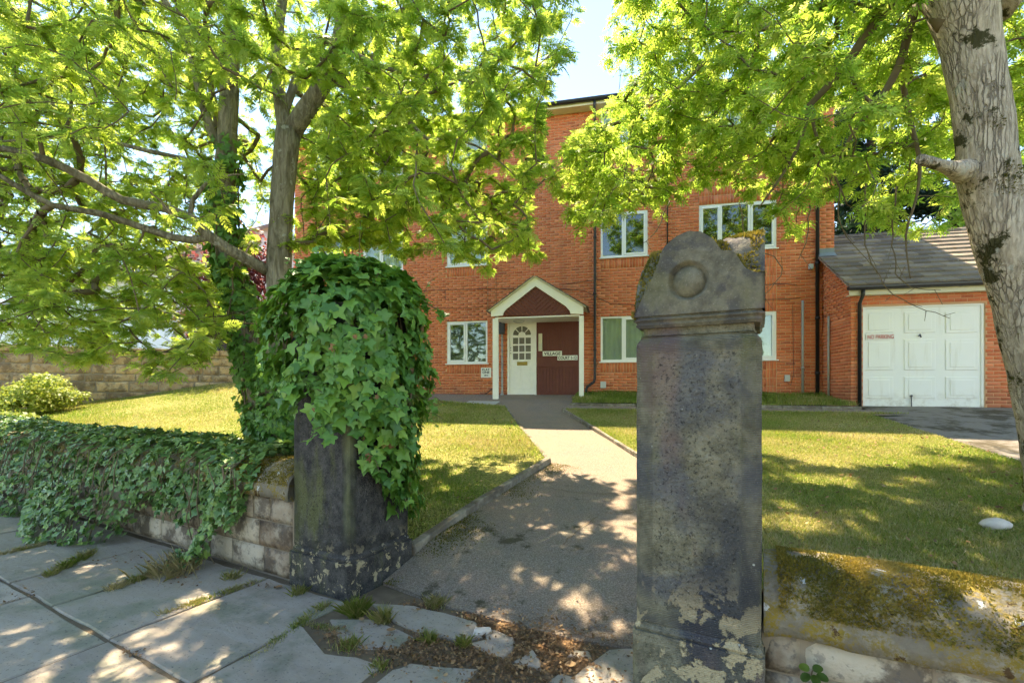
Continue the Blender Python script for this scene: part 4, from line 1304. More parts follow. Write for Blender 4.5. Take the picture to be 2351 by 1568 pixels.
pipe('downpipe', [B(T2, -.38, ZT + .02), B(T2, -.36, ZT - .12), B(T2, -.07, ZT - .45), B(T2, -.07, 1.15)], .042, MAT['black_plastic'])
pipe('downpipe', [B(tb(1532), -.03, ZT - .1), B(tb(1532), -.03, zb(1532, 600))], .016, MAT['black_plastic'], False)
pipe('waste_pipe', [bp(1843, 690), bp(1843, 922)], .028, MAT['conduit'])
pipe('cable', [bp(1562, 700, -.012), bp(1500, 703, -.012), bp(1400, 697, -.012), bp(1340, 667, -.012), bp(1260, 661, -.012), bp(1150, 663, -.012), bp(1030, 665, -.012), bp(960, 668, -.012)], .006, MAT['black_plastic'], False, 6)
pipe('cable', [bp(1390, 640, -.012), bp(1300, 652, -.012)], .006, MAT['black_plastic'], False, 6)
pipe('cable', [bp(985, 706, -.012), bp(1050, 708, -.012), bp(1130, 703, -.012)], .005, MAT['black_plastic'], False, 6)
for px, y0, y1 in ((1120, 620, 712), (1139, 610, 700), (1022, 665, 690)):
    pipe('cable', [bp(px, y0, -.012), bp(px, y1, -.012)], .005, MAT['black_plastic'], False, 6)
pipe('cable', [bp(1830, 655, -.012), bp(1800, 651, -.012), bp(1740, 655, -.012)], .005, MAT['black_plastic'], False, 6)
pipe('cable', [bp(1745, 688, -.012), bp(1810, 687, -.012), bp(1838, 684, -.012)], .006, MAT['black_plastic'], False, 6)
pipe('cable', [bp(1820, 700, -.012), bp(1822, 860, -.012), bp(1815, 885, -.012), bp(1806, 876, -.012)], .005, MAT['black_plastic'], False, 6)
pipe('cable', [bp(990, 905, -.015), bp(1070, 907, -.015), bp(1115, 905, -.015), bp(1130, 892, -.015)], .010, MAT['black_plastic'], False, 6)
pipe('cable', [bp(1365, 833, -.012), bp(1368, 822, -.012), bp(1374, 828, -.012), bp(1370, 838, -.012), bp(1362, 836, -.012)], .005, MAT['black_plastic'], False, 6)

# ================================================================== SIGNS
def text_mesh(body, w, h, mat):
    cu = bpy.data.curves.new('lettering', 'FONT'); cu.body = body; cu.align_x = 'CENTER'; cu.align_y = 'CENTER'; cu.extrude = .02; cu.offset = .02; cu.space_line = .9
    o = bpy.data.objects.new('lettering', cu); COL.objects.link(o)
    dg = bpy.context.evaluated_depsgraph_get(); dg.update()
    me = bpy.data.meshes.new_from_object(o.evaluated_get(dg))
    bpy.data.objects.remove(o)
    co = np.zeros(len(me.vertices) * 3); me.vertices.foreach_get('co', co); co = co.reshape(-1, 3)
    mn, mx = co.min(0), co.max(0)
    co[:, 0] = (co[:, 0] - (mn[0] + mx[0]) / 2) / (mx[0] - mn[0]) * w
    co[:, 1] = (co[:, 1] - (mn[1] + mx[1]) / 2) / (mx[1] - mn[1]) * h
    co[:, 2] *= .05
    me.vertices.foreach_set('co', co.ravel()); me.update()
    me.materials.clear(); me.materials.append(mat)
    return me
def sign(name, label, t0, t1, z0, z1, n, body, mat, board='sign_white', fw=.86, fh=.62, tilt=0.0, dz=0.0):
    e = empty(name, B((t0 + t1) / 2, n, z0), label, 'sign')
    if board:
        m = MB(); m.box(B, t0, t1, n - .012, n, z0, z1); m.obj('plate', MAT[board], e, bevel=.002)
    me = text_mesh(body, (t1 - t0) * fw, (z1 - z0) * fh, mat)
    M = Matrix(((BU[0], 0, -BV[0], 0), (BU[1], 0, -BV[1], 0), (0, 1, 0, 0), (0, 0, 0, 1))) @ Matrix.Rotation(tilt, 4, 'Z')
    p = B((t0 + t1) / 2, n - .014, (z0 + z1) / 2 + dz); M[0][3], M[1][3], M[2][3] = p
    o = inst('lettering', me, M, e)
    return e
sign('name_sign', 'white plate reading VILLAGE on the brown boarded porch panel', tb(1246), tb(1290), zb(1268, 817.3), zb(1268, 806), .004, 'VILLAGE', MAT['letter_black'])
sign('name_sign', 'white plate reading COURT 1-12 on the brown boarded porch panel', tb(1280), tb(1326), zb(1302, 827), zb(1302, 816), -.010, 'COURT 1-12', MAT['letter_black'], fw=.92, fh=.66)
fs_ = sign('direction_sign', 'square white sign reading FLAT ONE with an arrow below the left window', tb(1104.5), tb(1128), zb(1116, 867), zb(1116, 844), -.004, 'FLAT\nONE', MAT['letter_black'], fw=.72, fh=.48, dz=.045)
m = MB(); tc, zc = tb(1116.5), zb(1116, 862)
m.prism([B(tc + x, -.0175, zc + z) for x, z in ((-.06, 0), (-.025, .03), (-.025, .010), (.06, .010), (.06, -.010), (-.025, -.010), (-.025, -.03))],
        [B(tc + x, -.0155, zc + z) for x, z in ((-.06, 0), (-.025, .03), (-.025, .010), (.06, .010), (.06, -.010), (-.025, -.010), (-.025, -.03))]); m.obj('arrow', MAT['letter_black'], fs_)

# ================================================================== THE GARAGE
GT, GN = 7.446, -1.385
gar = empty('garage', B(9, 0, 1.05), 'single brick garage with white panelled door and grey tiled roof', 'garage')
def gp_(zx, zy, n=GN):
    px, py = (3000 + zx / 1.96) / 1.633, (800 + zy / 1.96) / 1.633
    return tb(px, n), zb(px, py, n)
gd0, gd1 = gp_(462, 700)[0], gp_(1362, 700)[0]
gz0 = 1.02; gz1 = gp_(462, 680)[1] - .02
GE = 11.2
EV = gp_(365, 610)[1] + .03            # top of front brickwork
PIT = .70
def roofz(n, lift=0.0): return EV + .16 + PIT * (n - (GN - .17)) + lift
gwall = backing(B, GT, GE, .9, EV, [(gd0, gd1, .8, gz1)], gar, nb=GN + .004, reveal=GN + .12)
def fr_front(a, b, z): return B(a, GN + b, z)
def fr_side(a, b, z): return B(GT + b, a, z)
bf = lay_bricks(GT, GE, .9, EV, [(gd0, gd1, .8, gz1)], [])
bs = lay_bricks(GN + .002, -.004, .9, 5.2, [], [], top=lambda a: roofz(a) - .12, shift=.1125)
m = MB(); m.add([B(GT + .004, GN + .01, .9), B(GT + .004, 0, .9), B(GT + .004, 0, roofz(0) - .12), B(GT + .004, GN + .01, roofz(GN) - .12)], [(0, 1, 2, 3)])
gside = m.obj('side_wall', MAT['mortar'], gar)
bf = [b for b in bf if b[0] < 10.6]
put_bricks(fr_front, bf, gwall, lambda b: b[0], 120)
put_bricks(fr_side, bs, gside, lambda b: b[2], 180)
# door
m = MB(); m.box(B, gd0 - .0, gd0 + .05, GN + .03, GN + .10, gz0, gz1); m.box(B, gd1 - .05, gd1, GN + .03, GN + .10, gz0, gz1); m.box(B, gd0 + .05, gd1 - .05, GN + .03, GN + .10, gz1 - .04, gz1)
gdo = m.obj('garage_door', MAT['garage_door'], gar)
m = MB(); m.box(B, gd0 + .052, gd1 - .052, GN + .05, GN + .08, gz0 + .01, gz1 - .042); m.obj('door_leaf', MAT['garage_door'], gdo)
for (x0, x1) in ((470, 692), (765, 1003), (1070, 1320)):
    for (y0, y1) in ((720, 875), (925, 1150), (1200, 1360)):
        a0, a1 = gp_(x0, 1000)[0] + .02, gp_(x1, 1000)[0] - .0; z0, z1 = gp_((x0 + x1) / 2, y1)[1], gp_((x0 + x1) / 2, y0)[1]
        m = MB(); m.box(B, a0, a1, GN + .034, GN + .052, z0, z1); p = m.obj('door_panel', MAT['garage_door'], gdo, bevel=.012)
        i = .075
        m.v = []; m.f = []
        m.box(B, a0 + i, a1 - i, GN + .024, GN + .036, z0 + i * .8, z1 - i * .8); m.obj('door_panel', MAT['garage_door'], gdo, bevel=.010)
hx, hz = gp_(883, 897); m = MB(); m.tube([B(hx, GN + .05, hz), B(hx, GN + .0, hz)], .012, 8); m.tube([B(hx - .01, GN + .0, hz + .03), B(hx + .015, GN + .0, hz - .04)], .014, 8); m.obj('handle', MAT['dark_box'], gdo)
hx, hz = gp_(822, 1340); m = MB(); m.tube([B(hx, GN + .05, hz), B(hx, GN + .01, hz)], .022, 8); m.tube([B(hx, GN + .02, hz), B(hx, GN + .02, gz0 + .01)], .010, 6); m.obj('latch', MAT['dark_box'], gdo)
s0, s1 = gp_(468, 930), gp_(690, 882)
sign('warning_sign', 'white strip reading NO PARKING in red on the garage door', s0[0] + .05, s1[0] + .03, s0[1], s1[1], GN + .03, 'NO PARKING', MAT['letter_red'], fw=.90, fh=.72)
# roof
deck = MB(); RN = .97
R0_, R1_ = GN - .17, RN
deck.prism([B(GT - .13, R0_, roofz(R0_) - .03), B(GE + .3, R0_, roofz(R0_) - .03), B(GE + .3, -.004, roofz(0) - .03), B(GT - .13, -.004, roofz(0) - .03)],
           [B(GT - .13, R0_, roofz(R0_)), B(GE + .3, R0_, roofz(R0_)), B(GE + .3, -.004, roofz(0)), B(GT - .13, -.004, roofz(0))])
deck.prism([B(TR + .004, -.003, roofz(0) - .03), B(GE + .3, -.003, roofz(0) - .03), B(GE + .3, RN, roofz(RN) - .03), B(TR + .004, RN, roofz(RN) - .03)],
           [B(TR + .004, -.003, roofz(0)), B(GE + .3, -.003, roofz(0)), B(GE + .3, RN, roofz(RN)), B(TR + .004, RN, roofz(RN))])
deck.prism([B(TR + .004, RN + .001, roofz(RN) - .03), B(GE + .3, RN + .001, roofz(RN) - .03), B(GE + .3, RN * 2 - R0_, roofz(R0_) - .03), B(TR + .004, RN * 2 - R0_, roofz(R0_) - .03)],
           [B(TR + .004, RN + .001, roofz(RN)), B(GE + .3, RN + .001, roofz(RN)), B(GE + .3, RN * 2 - R0_, roofz(R0_)), B(TR + .004, RN * 2 - R0_, roofz(R0_))])
gro = deck.obj('roof', MAT['house_roof'], gar)
NC = 12; pitch = math.atan(PIT)
dn = (R1_ - R0_) / NC
tw = .33
tile_me = None
for r in range(NC):
    na = R0_ - .03 + r * dn
    off = (tw / 2 if r % 2 else 0)
    t0 = GT - .13 - off
    while t0 < GE + .2:
        ta, tb_ = max(t0, GT - .13), t0 + tw - .004
        if na > -.19: ta = max(ta, TR + .012)
        if tb_ - ta > .06:
            jz = random.uniform(0, .004); n1 = na + dn * 1.15
            if na < 0 and ta < TR and n1 > -.006: n1 = -.006
            mm = MB()
            lo, hi = .064 + jz, .012 + jz
            mm.prism([B(ta, na, roofz(na) + lo - .040), B(tb_, na, roofz(na) + lo - .040), B(tb_, n1, roofz(n1) + hi - .012), B(ta, n1, roofz(n1) + hi - .012)],
                     [B(ta, na, roofz(na) + lo), B(tb_, na, roofz(na) + lo), B(tb_, n1, roofz(n1) + hi + .004), B(ta, n1, roofz(n1) + hi + .004)])
            mm.obj('roof_tile', MAT['roof_tile'], gro)
        t0 += tw
t0 = TR + .012
while t0 < GE + .2:
    mm = MB(); a1 = t0 + .44
    prof = [(-.13, -.05), (-.09, .02), (0, .06), (.09, .02), (.13, -.05), (.11, -.06), (0, .03), (-.11, -.06)]
    mm.prism([B(t0, RN + n, roofz(RN) + .02 + z) for n, z in prof], [B(a1, RN + n, roofz(RN) + .02 + z) for n, z in prof]); mm.obj('ridge_tile', MAT['roof_tile'], gro); t0 += .45
m = MB(); m.box(B, GT - .10, GE + .2, R0_ + .02, R0_ + .045, roofz(R0_) - .20, roofz(R0_) - .035); m.obj('fascia', MAT['cream_paint'], gro)
m = MB(); m.box(B, GT - .10, GE, R0_ + .046, GN - .002, roofz(R0_) - .20, roofz(R0_) - .185); m.obj('soffit', MAT['cream_paint'], gro)
m = MB(); g2 = [(n + .315 + R0_ + .02, z - .02) for n, z in gp]
m.prism([B(GT - .16, n, roofz(R0_) - .09 + z) for n, z in g2], [B(GE + .2, n, roofz(R0_) - .09 + z) for n, z in g2]); m.obj('gutter', MAT['black_plastic'], gro)
m = MB(); tx = gp_(438, 700, GN - .06)[0]
m.tube([B(tx, R0_ - .03, roofz(R0_) - .10), B(tx, R0_ - .02, roofz(R0_) - .2), B(tx, GN - .055, roofz(R0_) - .36), B(tx, GN - .055, gz0 + .02)], .036, 10); m.obj('downpipe', MAT['black_plastic'], gar, True)
m = MB()
pts = [B(GT - .13, -.16, roofz(-.16) + .05), B(TR, -.16, roofz(-.16) + .05), B(TR, -.005, roofz(0) + .06), B(TR, -.003, roofz(0) + .16), B(GT - .13, -.003, roofz(0) + .16), B(GT - .13, -.005, roofz(0) + .06)]
m.add(pts, [(0, 1, 2, 5), (5, 2, 3, 4)]); m.obj('flashing', MAT['lead'], gro)
m = MB(); m.tube([B(GT - .04, GN + .95, zb(1892, 725, GN + .9)), B(GT - .04, GN + .95, zb(1892, 925, GN + .9))], .024, 8); m.obj('waste_pipe', MAT['conduit'], gar, True)
m = MB(); m.add([B(GE, GN + .012, .9), B(GE, 3.6, .9), B(GE, 3.6, EV), B(GE, RN, roofz(RN) - .1), B(GE, GN + .012, EV)], [(0, 1, 2, 3, 4)]); m.add([B(TR + .02, 3.6, .9), B(GE, 3.6, .9), B(GE, 3.6, EV), B(TR + .02, 3.6, EV)], [(0, 1, 2, 3)]); m.obj('end_wall', MAT['far_brick'], gar)

# ================================================================== SANDSTONE WALL, WHITE HOUSE AND SHED AT THE BACK LEFT
L2 = float(np.linalg.norm(W2_1 - W2_0)); W2N = np.array((-W2D[1], W2D[0]))
def S2(a, b, z):
    p = W2_0 + W2D * a + W2N * b; return (p[0], p[1], z)
bw_ = empty('boundary_wall', S2(L2 / 2, .2, .9), 'tall coursed sandstone boundary wall behind the left lawn', 'wall')
TOP2 = 2.52
m = MB(); m.box(S2, 0, L2, .012, .40, .3, TOP2 - .14); m.obj('core', MAT['wall_mortar'], bw_)
zz0 = .62; row = 0
while zz0 < TOP2 - .16:
    hh = [.27, .24, .22, .28, .2, .25, .23, .2][row % 8]
    z1 = min(zz0 + hh, TOP2 - .14)
    a = 2.5 - random.uniform(0, .4)
    while a < L2:
        w = random.uniform(.32, .85)
        rubble_block(a + .008, min(a + w, L2) - .008, zz0 + .008, z1 - .008, .0, bw_, MAT['sand_block'], .05, sd, 'sandstone_block', S2); sd += 5
        a += w
    zz0 = z1; row += 1
a = 2.0; k = 0
while a < L2:
    w = random.uniform(.7, 1.0); mm = MB(); mm.box(S2, a + .006, min(a + w, L2) - .006, -.05, .45, TOP2 - .138, TOP2 + .02 + random.uniform(-.01, .01)); mm.obj('coping_stone', MAT['sand_block'], bw_, bevel=.02); a += w
HC = np.array((-13.6, 18.5))
def H(u, v, z):
    p = HC + u * WU + v * WV; return (p[0], p[1], z)
wh = empty('white_house', H(-4, 4, .8), 'white rendered house with pitched roof seen through the rowan leaves', 'house')
m = MB(); m.box(H, -20, 0, 0, 8, .3, 6.6); m.add([H(0, 0, 6.6), H(0, 8, 6.6), H(0, 4, 9.2)], [(0, 1, 2)]); hw = m.obj('wall', MAT['white_render'], wh)
m = MB()
for (va, vb) in ((-.4, 4), (8.4, 4)):
    m.prism([H(-20.3, va, 6.35), H(.3, va, 6.35), H(.3, vb, 9.2), H(-20.3, vb, 9.2)], [H(-20.3, va, 6.47), H(.3, va, 6.47), H(.3, vb, 9.33), H(-20.3, vb, 9.33)])
hr = m.obj('roof', MAT['house_roof'], wh)
for k in range(14):
    mm = MB(); va = -.45 + 4.4 * k / 14; zf = 6.47 + 2.86 * (va + .4) / 4.4
    mm.prism([H(-20.3, va, zf + .005), H(.3, va, zf + .005), H(.3, va + .36, zf + .22), H(-20.3, va + .36, zf + .22)], [H(-20.3, va, zf + .05), H(.3, va, zf + .05), H(.3, va + .36, zf + .26), H(-20.3, va + .36, zf + .26)]); mm.obj('tile_course', MAT['house_roof'], hr)
m = MB(); m.box(H, -20.3, .3, -.5, -.41, 6.28, 6.38); m.obj('gutter', MAT['black_plastic'], hr)
for (u0, z0, z1) in ((-2.4, 1.9, 3.1), (-5.2, 1.9, 3.1), (-2.4, 4.4, 5.5), (-5.2, 4.4, 5.5), (-7.8, 1.9, 3.1), (-11.2, 1.9, 3.1), (-14.4, 1.9, 3.1), (-11.2, 4.4, 5.5)):
    m = MB(); m.box(H, u0 - .6, u0 + .6, -.03, .02, z0, z1); wf = m.obj('window', MAT['upvc'], wh)
    m = MB(); m.box(H, u0 - .52, u0 - .03, -.04, -.031, z0 + .08, z1 - .08); m.obj('pane', MAT['dark_box'], wf)
    m = MB(); m.box(H, u0 + .03, u0 + .52, -.04, -.031, z0 + .08, z1 - .08); m.obj('pane', MAT['dark_box'], wf)
for (v0, z0) in ((2.2, 1.9), (5.6, 1.9), (2.2, 4.4), (5.6, 4.4)):
    m = MB(); m.box(H, .0, .03, v0 - .6, v0 + .6, z0, z0 + 1.2); wf = m.obj('window', MAT['upvc'], wh)
    m = MB(); m.box(H, .031, .04, v0 - .52, v0 + .52, z0 + .08, z0 + 1.12); m.obj('pane', MAT['dark_box'], wf)
sp = PD(472, 792, 15.2)
def SH(u, v, z): return (sp[0] + u * WU[0] + v * WV[0], sp[1] + u * WU[1] + v * WV[1], z)
sh = empty('garden_shed', SH(0, 1, 1.3), 'dark grey flat-roofed shed behind the sandstone wall', 'shed')
m = MB(); m.box(SH, -.75, .75, 0, 2, 1.0, 3.25); shw = m.obj('wall', MAT['shed_grey'], sh)
m = MB(); m.box(SH, -.9, .9, -.15, 2.15, 3.252, 3.36); m.obj('roof', MAT['shed_grey'], sh, bevel=.01)
for k in range(9):
    m = MB(); m.box(SH, -.74 + k * .165, -.74 + k * .165 + .155, -.025, -.001, 1.1, 3.24); m.obj('board', MAT['shed_grey'], shw)
# ================================================================== VEGETATION HELPERS
def proj(P):
    P = np.asarray(P); return CX + P[:, 0] / np.maximum(P[:, 1], .05) * FPX, HY - (P[:, 2] - EYE) / np.maximum(P[:, 1], .05) * FPX

def leaflet(L, wd, seg=2):
    """kite-like leaflet along +x, 6 points"""
    return np.array([(0, 0, 0), (.3 * L, -wd * .9, .0), (.68 * L, -wd * .8, -.02 * L), (L, 0, -.08 * L), (.68 * L, wd * .8, -.02 * L), (.3 * L, wd * .9, 0)])
def compound(pairs, lf, wd, seed, droop=.25):
    r = np.random.default_rng(seed)
    V_ = []; F_ = []
    def put(x, ang, L, w):
        l = leaflet(L, w)
        c, s = math.cos(ang), math.sin(ang)
        a = r.uniform(-.5, .5); ca, sa = math.cos(a), math.sin(a)
        l = np.stack([l[:, 0], l[:, 1] * ca - l[:, 2] * sa, l[:, 1] * sa + l[:, 2] * ca], 1)
        q = np.stack([l[:, 0] * c - l[:, 1] * s + x, l[:, 0] * s + l[:, 1] * c, l[:, 2]], 1)
        b = len(V_) * 6
        V_.append(q); F_.append([b + i for i in range(6)])
    for k in range(pairs):
        x = .22 + .66 * k / max(1, pairs - 1)
        sc = .8 + .3 * math.sin(math.pi * (k + .7) / pairs)
        for s in (-1, 1): put(x + r.uniform(-.01, .01), s * (r.uniform(.85, 1.1)), lf * sc * r.uniform(.9, 1.1), wd * sc)
    put(.9, r.uniform(-.1, .1), lf, wd)
    Vt = np.concatenate(V_); Vt[:, 2] -= droop * Vt[:, 0] ** 2
    # rachis
    b = len(Vt); Vt = np.concatenate([Vt, np.array([(0, -.008, 0), (.5, -.006, -droop * .25), (.92, 0, -droop * .85), (.92, 0.001, -droop * .85), (.5, .006, -droop * .25), (0, .008, 0)])])
    F_.append([b + i for i in range(6)])
    return Vt, np.array(F_)

IVY_OUT = [(0, .0), (.13, -.09), (.36, -.10), (.42, .06), (.37, .22), (.58, .42), (.50, .52), (.24, .58), (.13, .80), (0, 1.05)]
def ivy_leaf(seed=0, fold=.18):
    r = np.random.default_rng(seed)
    L = [(x * r.uniform(.88, 1.12), y * r.uniform(.93, 1.07)) for x, y in IVY_OUT]; R = [(-x * r.uniform(.88, 1.12), y * r.uniform(.93, 1.07)) for x, y in IVY_OUT]
    out = [(0, 0)] + L[1:-1] + [(0, 1.05)] + R[1:-1][::-1]
    zf = lambda x, y: fold * abs(x) - .22 * (y - .3) ** 2 + .03 * math.sin(9 * x + 5 * y + seed)
    V_ = [(0, .28, zf(0, .28))] + [(x, y, zf(x, y)) for x, y in out]
    n = len(out)
    F_ = [(0, 1 + i, 1 + (i + 1) % n) for i in range(n)]
    return np.array(V_), np.array(F_)

def frames(tip, nrm):
    """matrices with local x = side, y = tip, z = normal"""
    nrm = nrm / np.linalg.norm(nrm, axis=1)[:, None]
    tip = tip - nrm * (tip * nrm).sum(1)[:, None]
    tip /= np.maximum(np.linalg.norm(tip, axis=1), 1e-6)[:, None]
    sd_ = np.cross(tip, nrm)
    return np.stack([sd_, tip, nrm], 2)

def scatter(name, parent, templates, P, R, S, tint, mat, single=0, single_name='leaf', seed=0, smooth_=False, kind='stuff', score=None):
    """many leaves: the ones that show largest as objects of their own, the rest as one mesh"""
    n = len(P)
    r = np.random.default_rng(seed)
    which = r.integers(0, len(templates), n)
    px, py = proj(P)
    vis = (px > 20) & (px < 2330) & (py > 10) & (py < 1560)
    sc = np.where(vis, S / np.maximum(np.linalg.norm(P - np.array((0, 0, EYE)), axis=1), .3), 0)
    if score is not None: sc = sc * score
    order = np.argsort(-sc)
    sing = set(order[:single].tolist()) if single else set()
    mask = np.ones(n, bool); mask[list(sing)] = False
    allV, allF, allT = [], [], []; base = 0
    for ti, (Tv, Tf) in enumerate(templates):
        k = np.where(mask & (which == ti))[0]
        if not len(k): continue
        Vt = P[k][:, None, :] + S[k][:, None, None] * np.einsum('vj,nij->nvi', Tv, R[k])
        Ft = Tf[None] + (np.arange(len(k)) * len(Tv))[:, None, None] + base
        allV.append(Vt.reshape(-1, 3)); allF.append(Ft.reshape(-1, Tf.shape[1])); allT.append(np.repeat(tint[k], len(Tv)))
        base += len(k) * len(Tv)
    crown = None
    if allV:
        crown = mk_np(name, np.concatenate(allV), np.concatenate(allF), mat, parent, smooth_, np.concatenate(allT), kind)
    if sing:
        mes = [np_mesh(single_name, Tv, Tf, mat, smooth_) for Tv, Tf in templates]
        host = crown if (crown is not None and single_name != name) else parent
        for i in sorted(sing):
            M = Matrix.Identity(4)
            A = R[i] * S[i]
            for a in range(3):
                for b in range(3): M[a][b] = A[a, b]
                M[a][3] = P[i][a]
            inst(single_name, mes[which[i]], M, parent)
    return crown

def catmull(pts, radii, step=.12):
    pts = np.array(pts, float); radii = np.array(radii, float)
    out, rad = [], []
    n = len(pts)
    for i in range(n - 1):
        p0, p1, p2, p3 = pts[max(i - 1, 0)], pts[i], pts[i + 1], pts[min(i + 2, n - 1)]
        m = max(1, int(np.linalg.norm(p2 - p1) / step))
        for k in range(m):
            t = k / m
            out.append(.5 * ((2 * p1) + (-p0 + p2) * t + (2 * p0 - 5 * p1 + 4 * p2 - p3) * t * t + (-p0 + 3 * p1 - 3 * p2 + p3) * t ** 3))
            rad.append(radii[i] + (radii[i + 1] - radii[i]) * t)
    out.append(pts[-1]); rad.append(radii[-1])
    return np.array(out), np.array(rad)

def limb_mesh(name, P, R, mat, parent, k=14, lump=.06, seed=0):
    m = MB(); m.tube(P, R, k)
    V_ = np.array([tuple(v) for v in m.v])
    C = np.repeat(P, k, 0); d = V_ - C
    f = 1 + lump * (sn(V_, seed, 9) + .5 * sn(V_, seed + 1, 25))
    V_ = C + d * f[:, None]
    return mk(name, V_, m.f, mat, parent, True)

def grow(mains, targets, seed, sag=.05, reach=.2):
    """joins every target to the nearest wood already grown; returns nodes, parents, chain of each target"""
    r = np.random.default_rng(seed)
    pos, par, main = [], [], []
    for P, R in mains:
        for i, p in enumerate(P):
            pos.append(p); par.append(len(pos) - 2 if i else -1); main.append(True)
    N0 = len(pos)
    cap = N0 + len(targets) * 14
    A = np.zeros((cap, 3)); A[:N0] = pos
    n = N0
    M = np.array(pos)
    d0 = np.array([np.min(np.linalg.norm(M - t, axis=1)) for t in targets])
    chains = []
    for ti in np.argsort(d0):
        t = targets[ti]
        dist = np.linalg.norm(A[:n] - t, axis=1)
        # wood grows outward: favour joints below the target
        cost = dist + .35 * np.maximum(A[:n, 2] - t[2], 0) * 0.4
        j = int(np.argmin(cost))
        L = dist[j]; k = int(np.clip(L / .11, 2, 12))
        side = r.normal(size=3) * L * .09
        arch = np.array((0, 0, sag * L * r.uniform(-.4, 1.6)))
        prev = j; ch = []
        a = A[j].copy()
        for q in range(1, k + 1):
            s = q / k
            p = a + (t - a) * s + (side + arch) * math.sin(math.pi * s) + r.normal(size=3) * .010
            A[n] = p; par.append(prev); prev = n; ch.append(n); n += 1
        chains.append((ti, ch))
    par = np.array(par)
    cnt = np.zeros(n)
    for ti, ch in chains: cnt[ch[-1]] += 1
    for i in range(n - 1, N0 - 1, -1):
        if par[i] >= 0: cnt[par[i]] += cnt[i]
    return A[:n], par, cnt, chains, N0

def twigs(name, A, par, cnt, N0, r0, rmax, mat, parent, k=5):
    idx = np.arange(N0, len(A)); idx = idx[par[idx] >= 0]
    P1 = A[idx]; P0 = A[par[idx]]
    R1 = np.minimum(r0 * np.maximum(cnt[idx], 1) ** .42, rmax); R0 = np.where(par[idx] < N0, R1 * 1.15, np.minimum(r0 * np.maximum(cnt[par[idx]], 1) ** .42, np.maximum(R1 * 1.5, R1)))
    d = P1 - P0; L = np.linalg.norm(d, axis=1); ok = L > 1e-5; P0, P1, R0, R1, d, L = P0[ok], P1[ok], R0[ok], R1[ok], d[ok], L[ok]
    d = d / L[:, None]
    up = np.where(np.abs(d[:, 2:3]) > .9, np.array((1., 0, 0)), np.array((0, 0, 1.)))
    x = np.cross(d, up); x /= np.linalg.norm(x, axis=1)[:, None]; y = np.cross(d, x)
    an = 2 * np.pi * np.arange(k) / k
    ring = x[:, None] * np.cos(an)[None, :, None] + y[:, None] * np.sin(an)[None, :, None]
    V_ = np.concatenate([P0[:, None] + ring * R0[:, None, None], P1[:, None] + ring * R1[:, None, None]], 1)
    E = len(P0)
    f = np.array([(j, (j + 1) % k, k + (j + 1) % k, k + j) for j in range(k)])
    F_ = (f[None] + (np.arange(E) * 2 * k)[:, None, None]).reshape(-1, 4)
    return mk_np(name, V_.reshape(-1, 3), F_, mat, parent, True, kind='stuff')

def leaves_on(A, par, chains, per, seed, back=.75, droop=.5, up=.9):
    """leaf bases, rachis directions and normals along the outer part of each twig"""
    r = np.random.default_rng(seed)
    P, D, Nn = [], [], []
    for ti, ch in chains:
        ids = ch[-max(2, int(len(ch) * back) + 1):]
        m = r.poisson(per)
        for _ in range(max(1, m)):
            q = min(int(len(ids) * r.uniform(0, 1) ** .7), len(ids) - 1)
            i = ids[q]
            td = A[i] - A[par[i]]; td = td / (np.linalg.norm(td) + 1e-6)
            d = td * .6 + r.normal(size=3) * .75; d[2] = d[2] * .6 - droop * r.uniform(.1, 1.2)
            d /= np.linalg.norm(d)
            nn = np.array((0, 0, up)) + r.normal(size=3) * .42
            P.append(A[i] + r.normal(size=3) * .012); D.append(d); Nn.append(nn)
    return np.array(P), np.array(D), np.array(Nn)

def in_crown(n, poly, dmin, dmax, seed, extra=None, keep=None, bias=2.0):
    """random points of a crown: seen inside the outline poly (V pixels) at depths dmin..dmax"""
    r = np.random.default_rng(seed); out = []
    xs = [p[0] for p in poly]; ys = [p[1] for p in poly]
    while len(out) < n:
        q = np.stack([r.uniform(min(xs), max(xs), 4000), r.uniform(min(ys), max(ys), 4000)], 1)
        q = q[inpoly(q, poly)]
        u = r.uniform(0, 1, len(q)); D = (dmin ** (bias + 1) + u * (dmax ** (bias + 1) - dmin ** (bias + 1))) ** (1 / (bias + 1))
        P = np.stack([(q[:, 0] - CX) / FPX * D, D, EYE - (q[:, 1] - HY) / FPX * D], 1)
        if keep is not None: P = P[keep(P)]
        out += list(P)
    return np.array(out[:n])
def thin(P, gap):
    keep = []
    for p in P:
        if not keep or np.min(np.linalg.norm(np.array(keep) - p, axis=1)) > gap: keep.append(p)
    return np.array(keep)

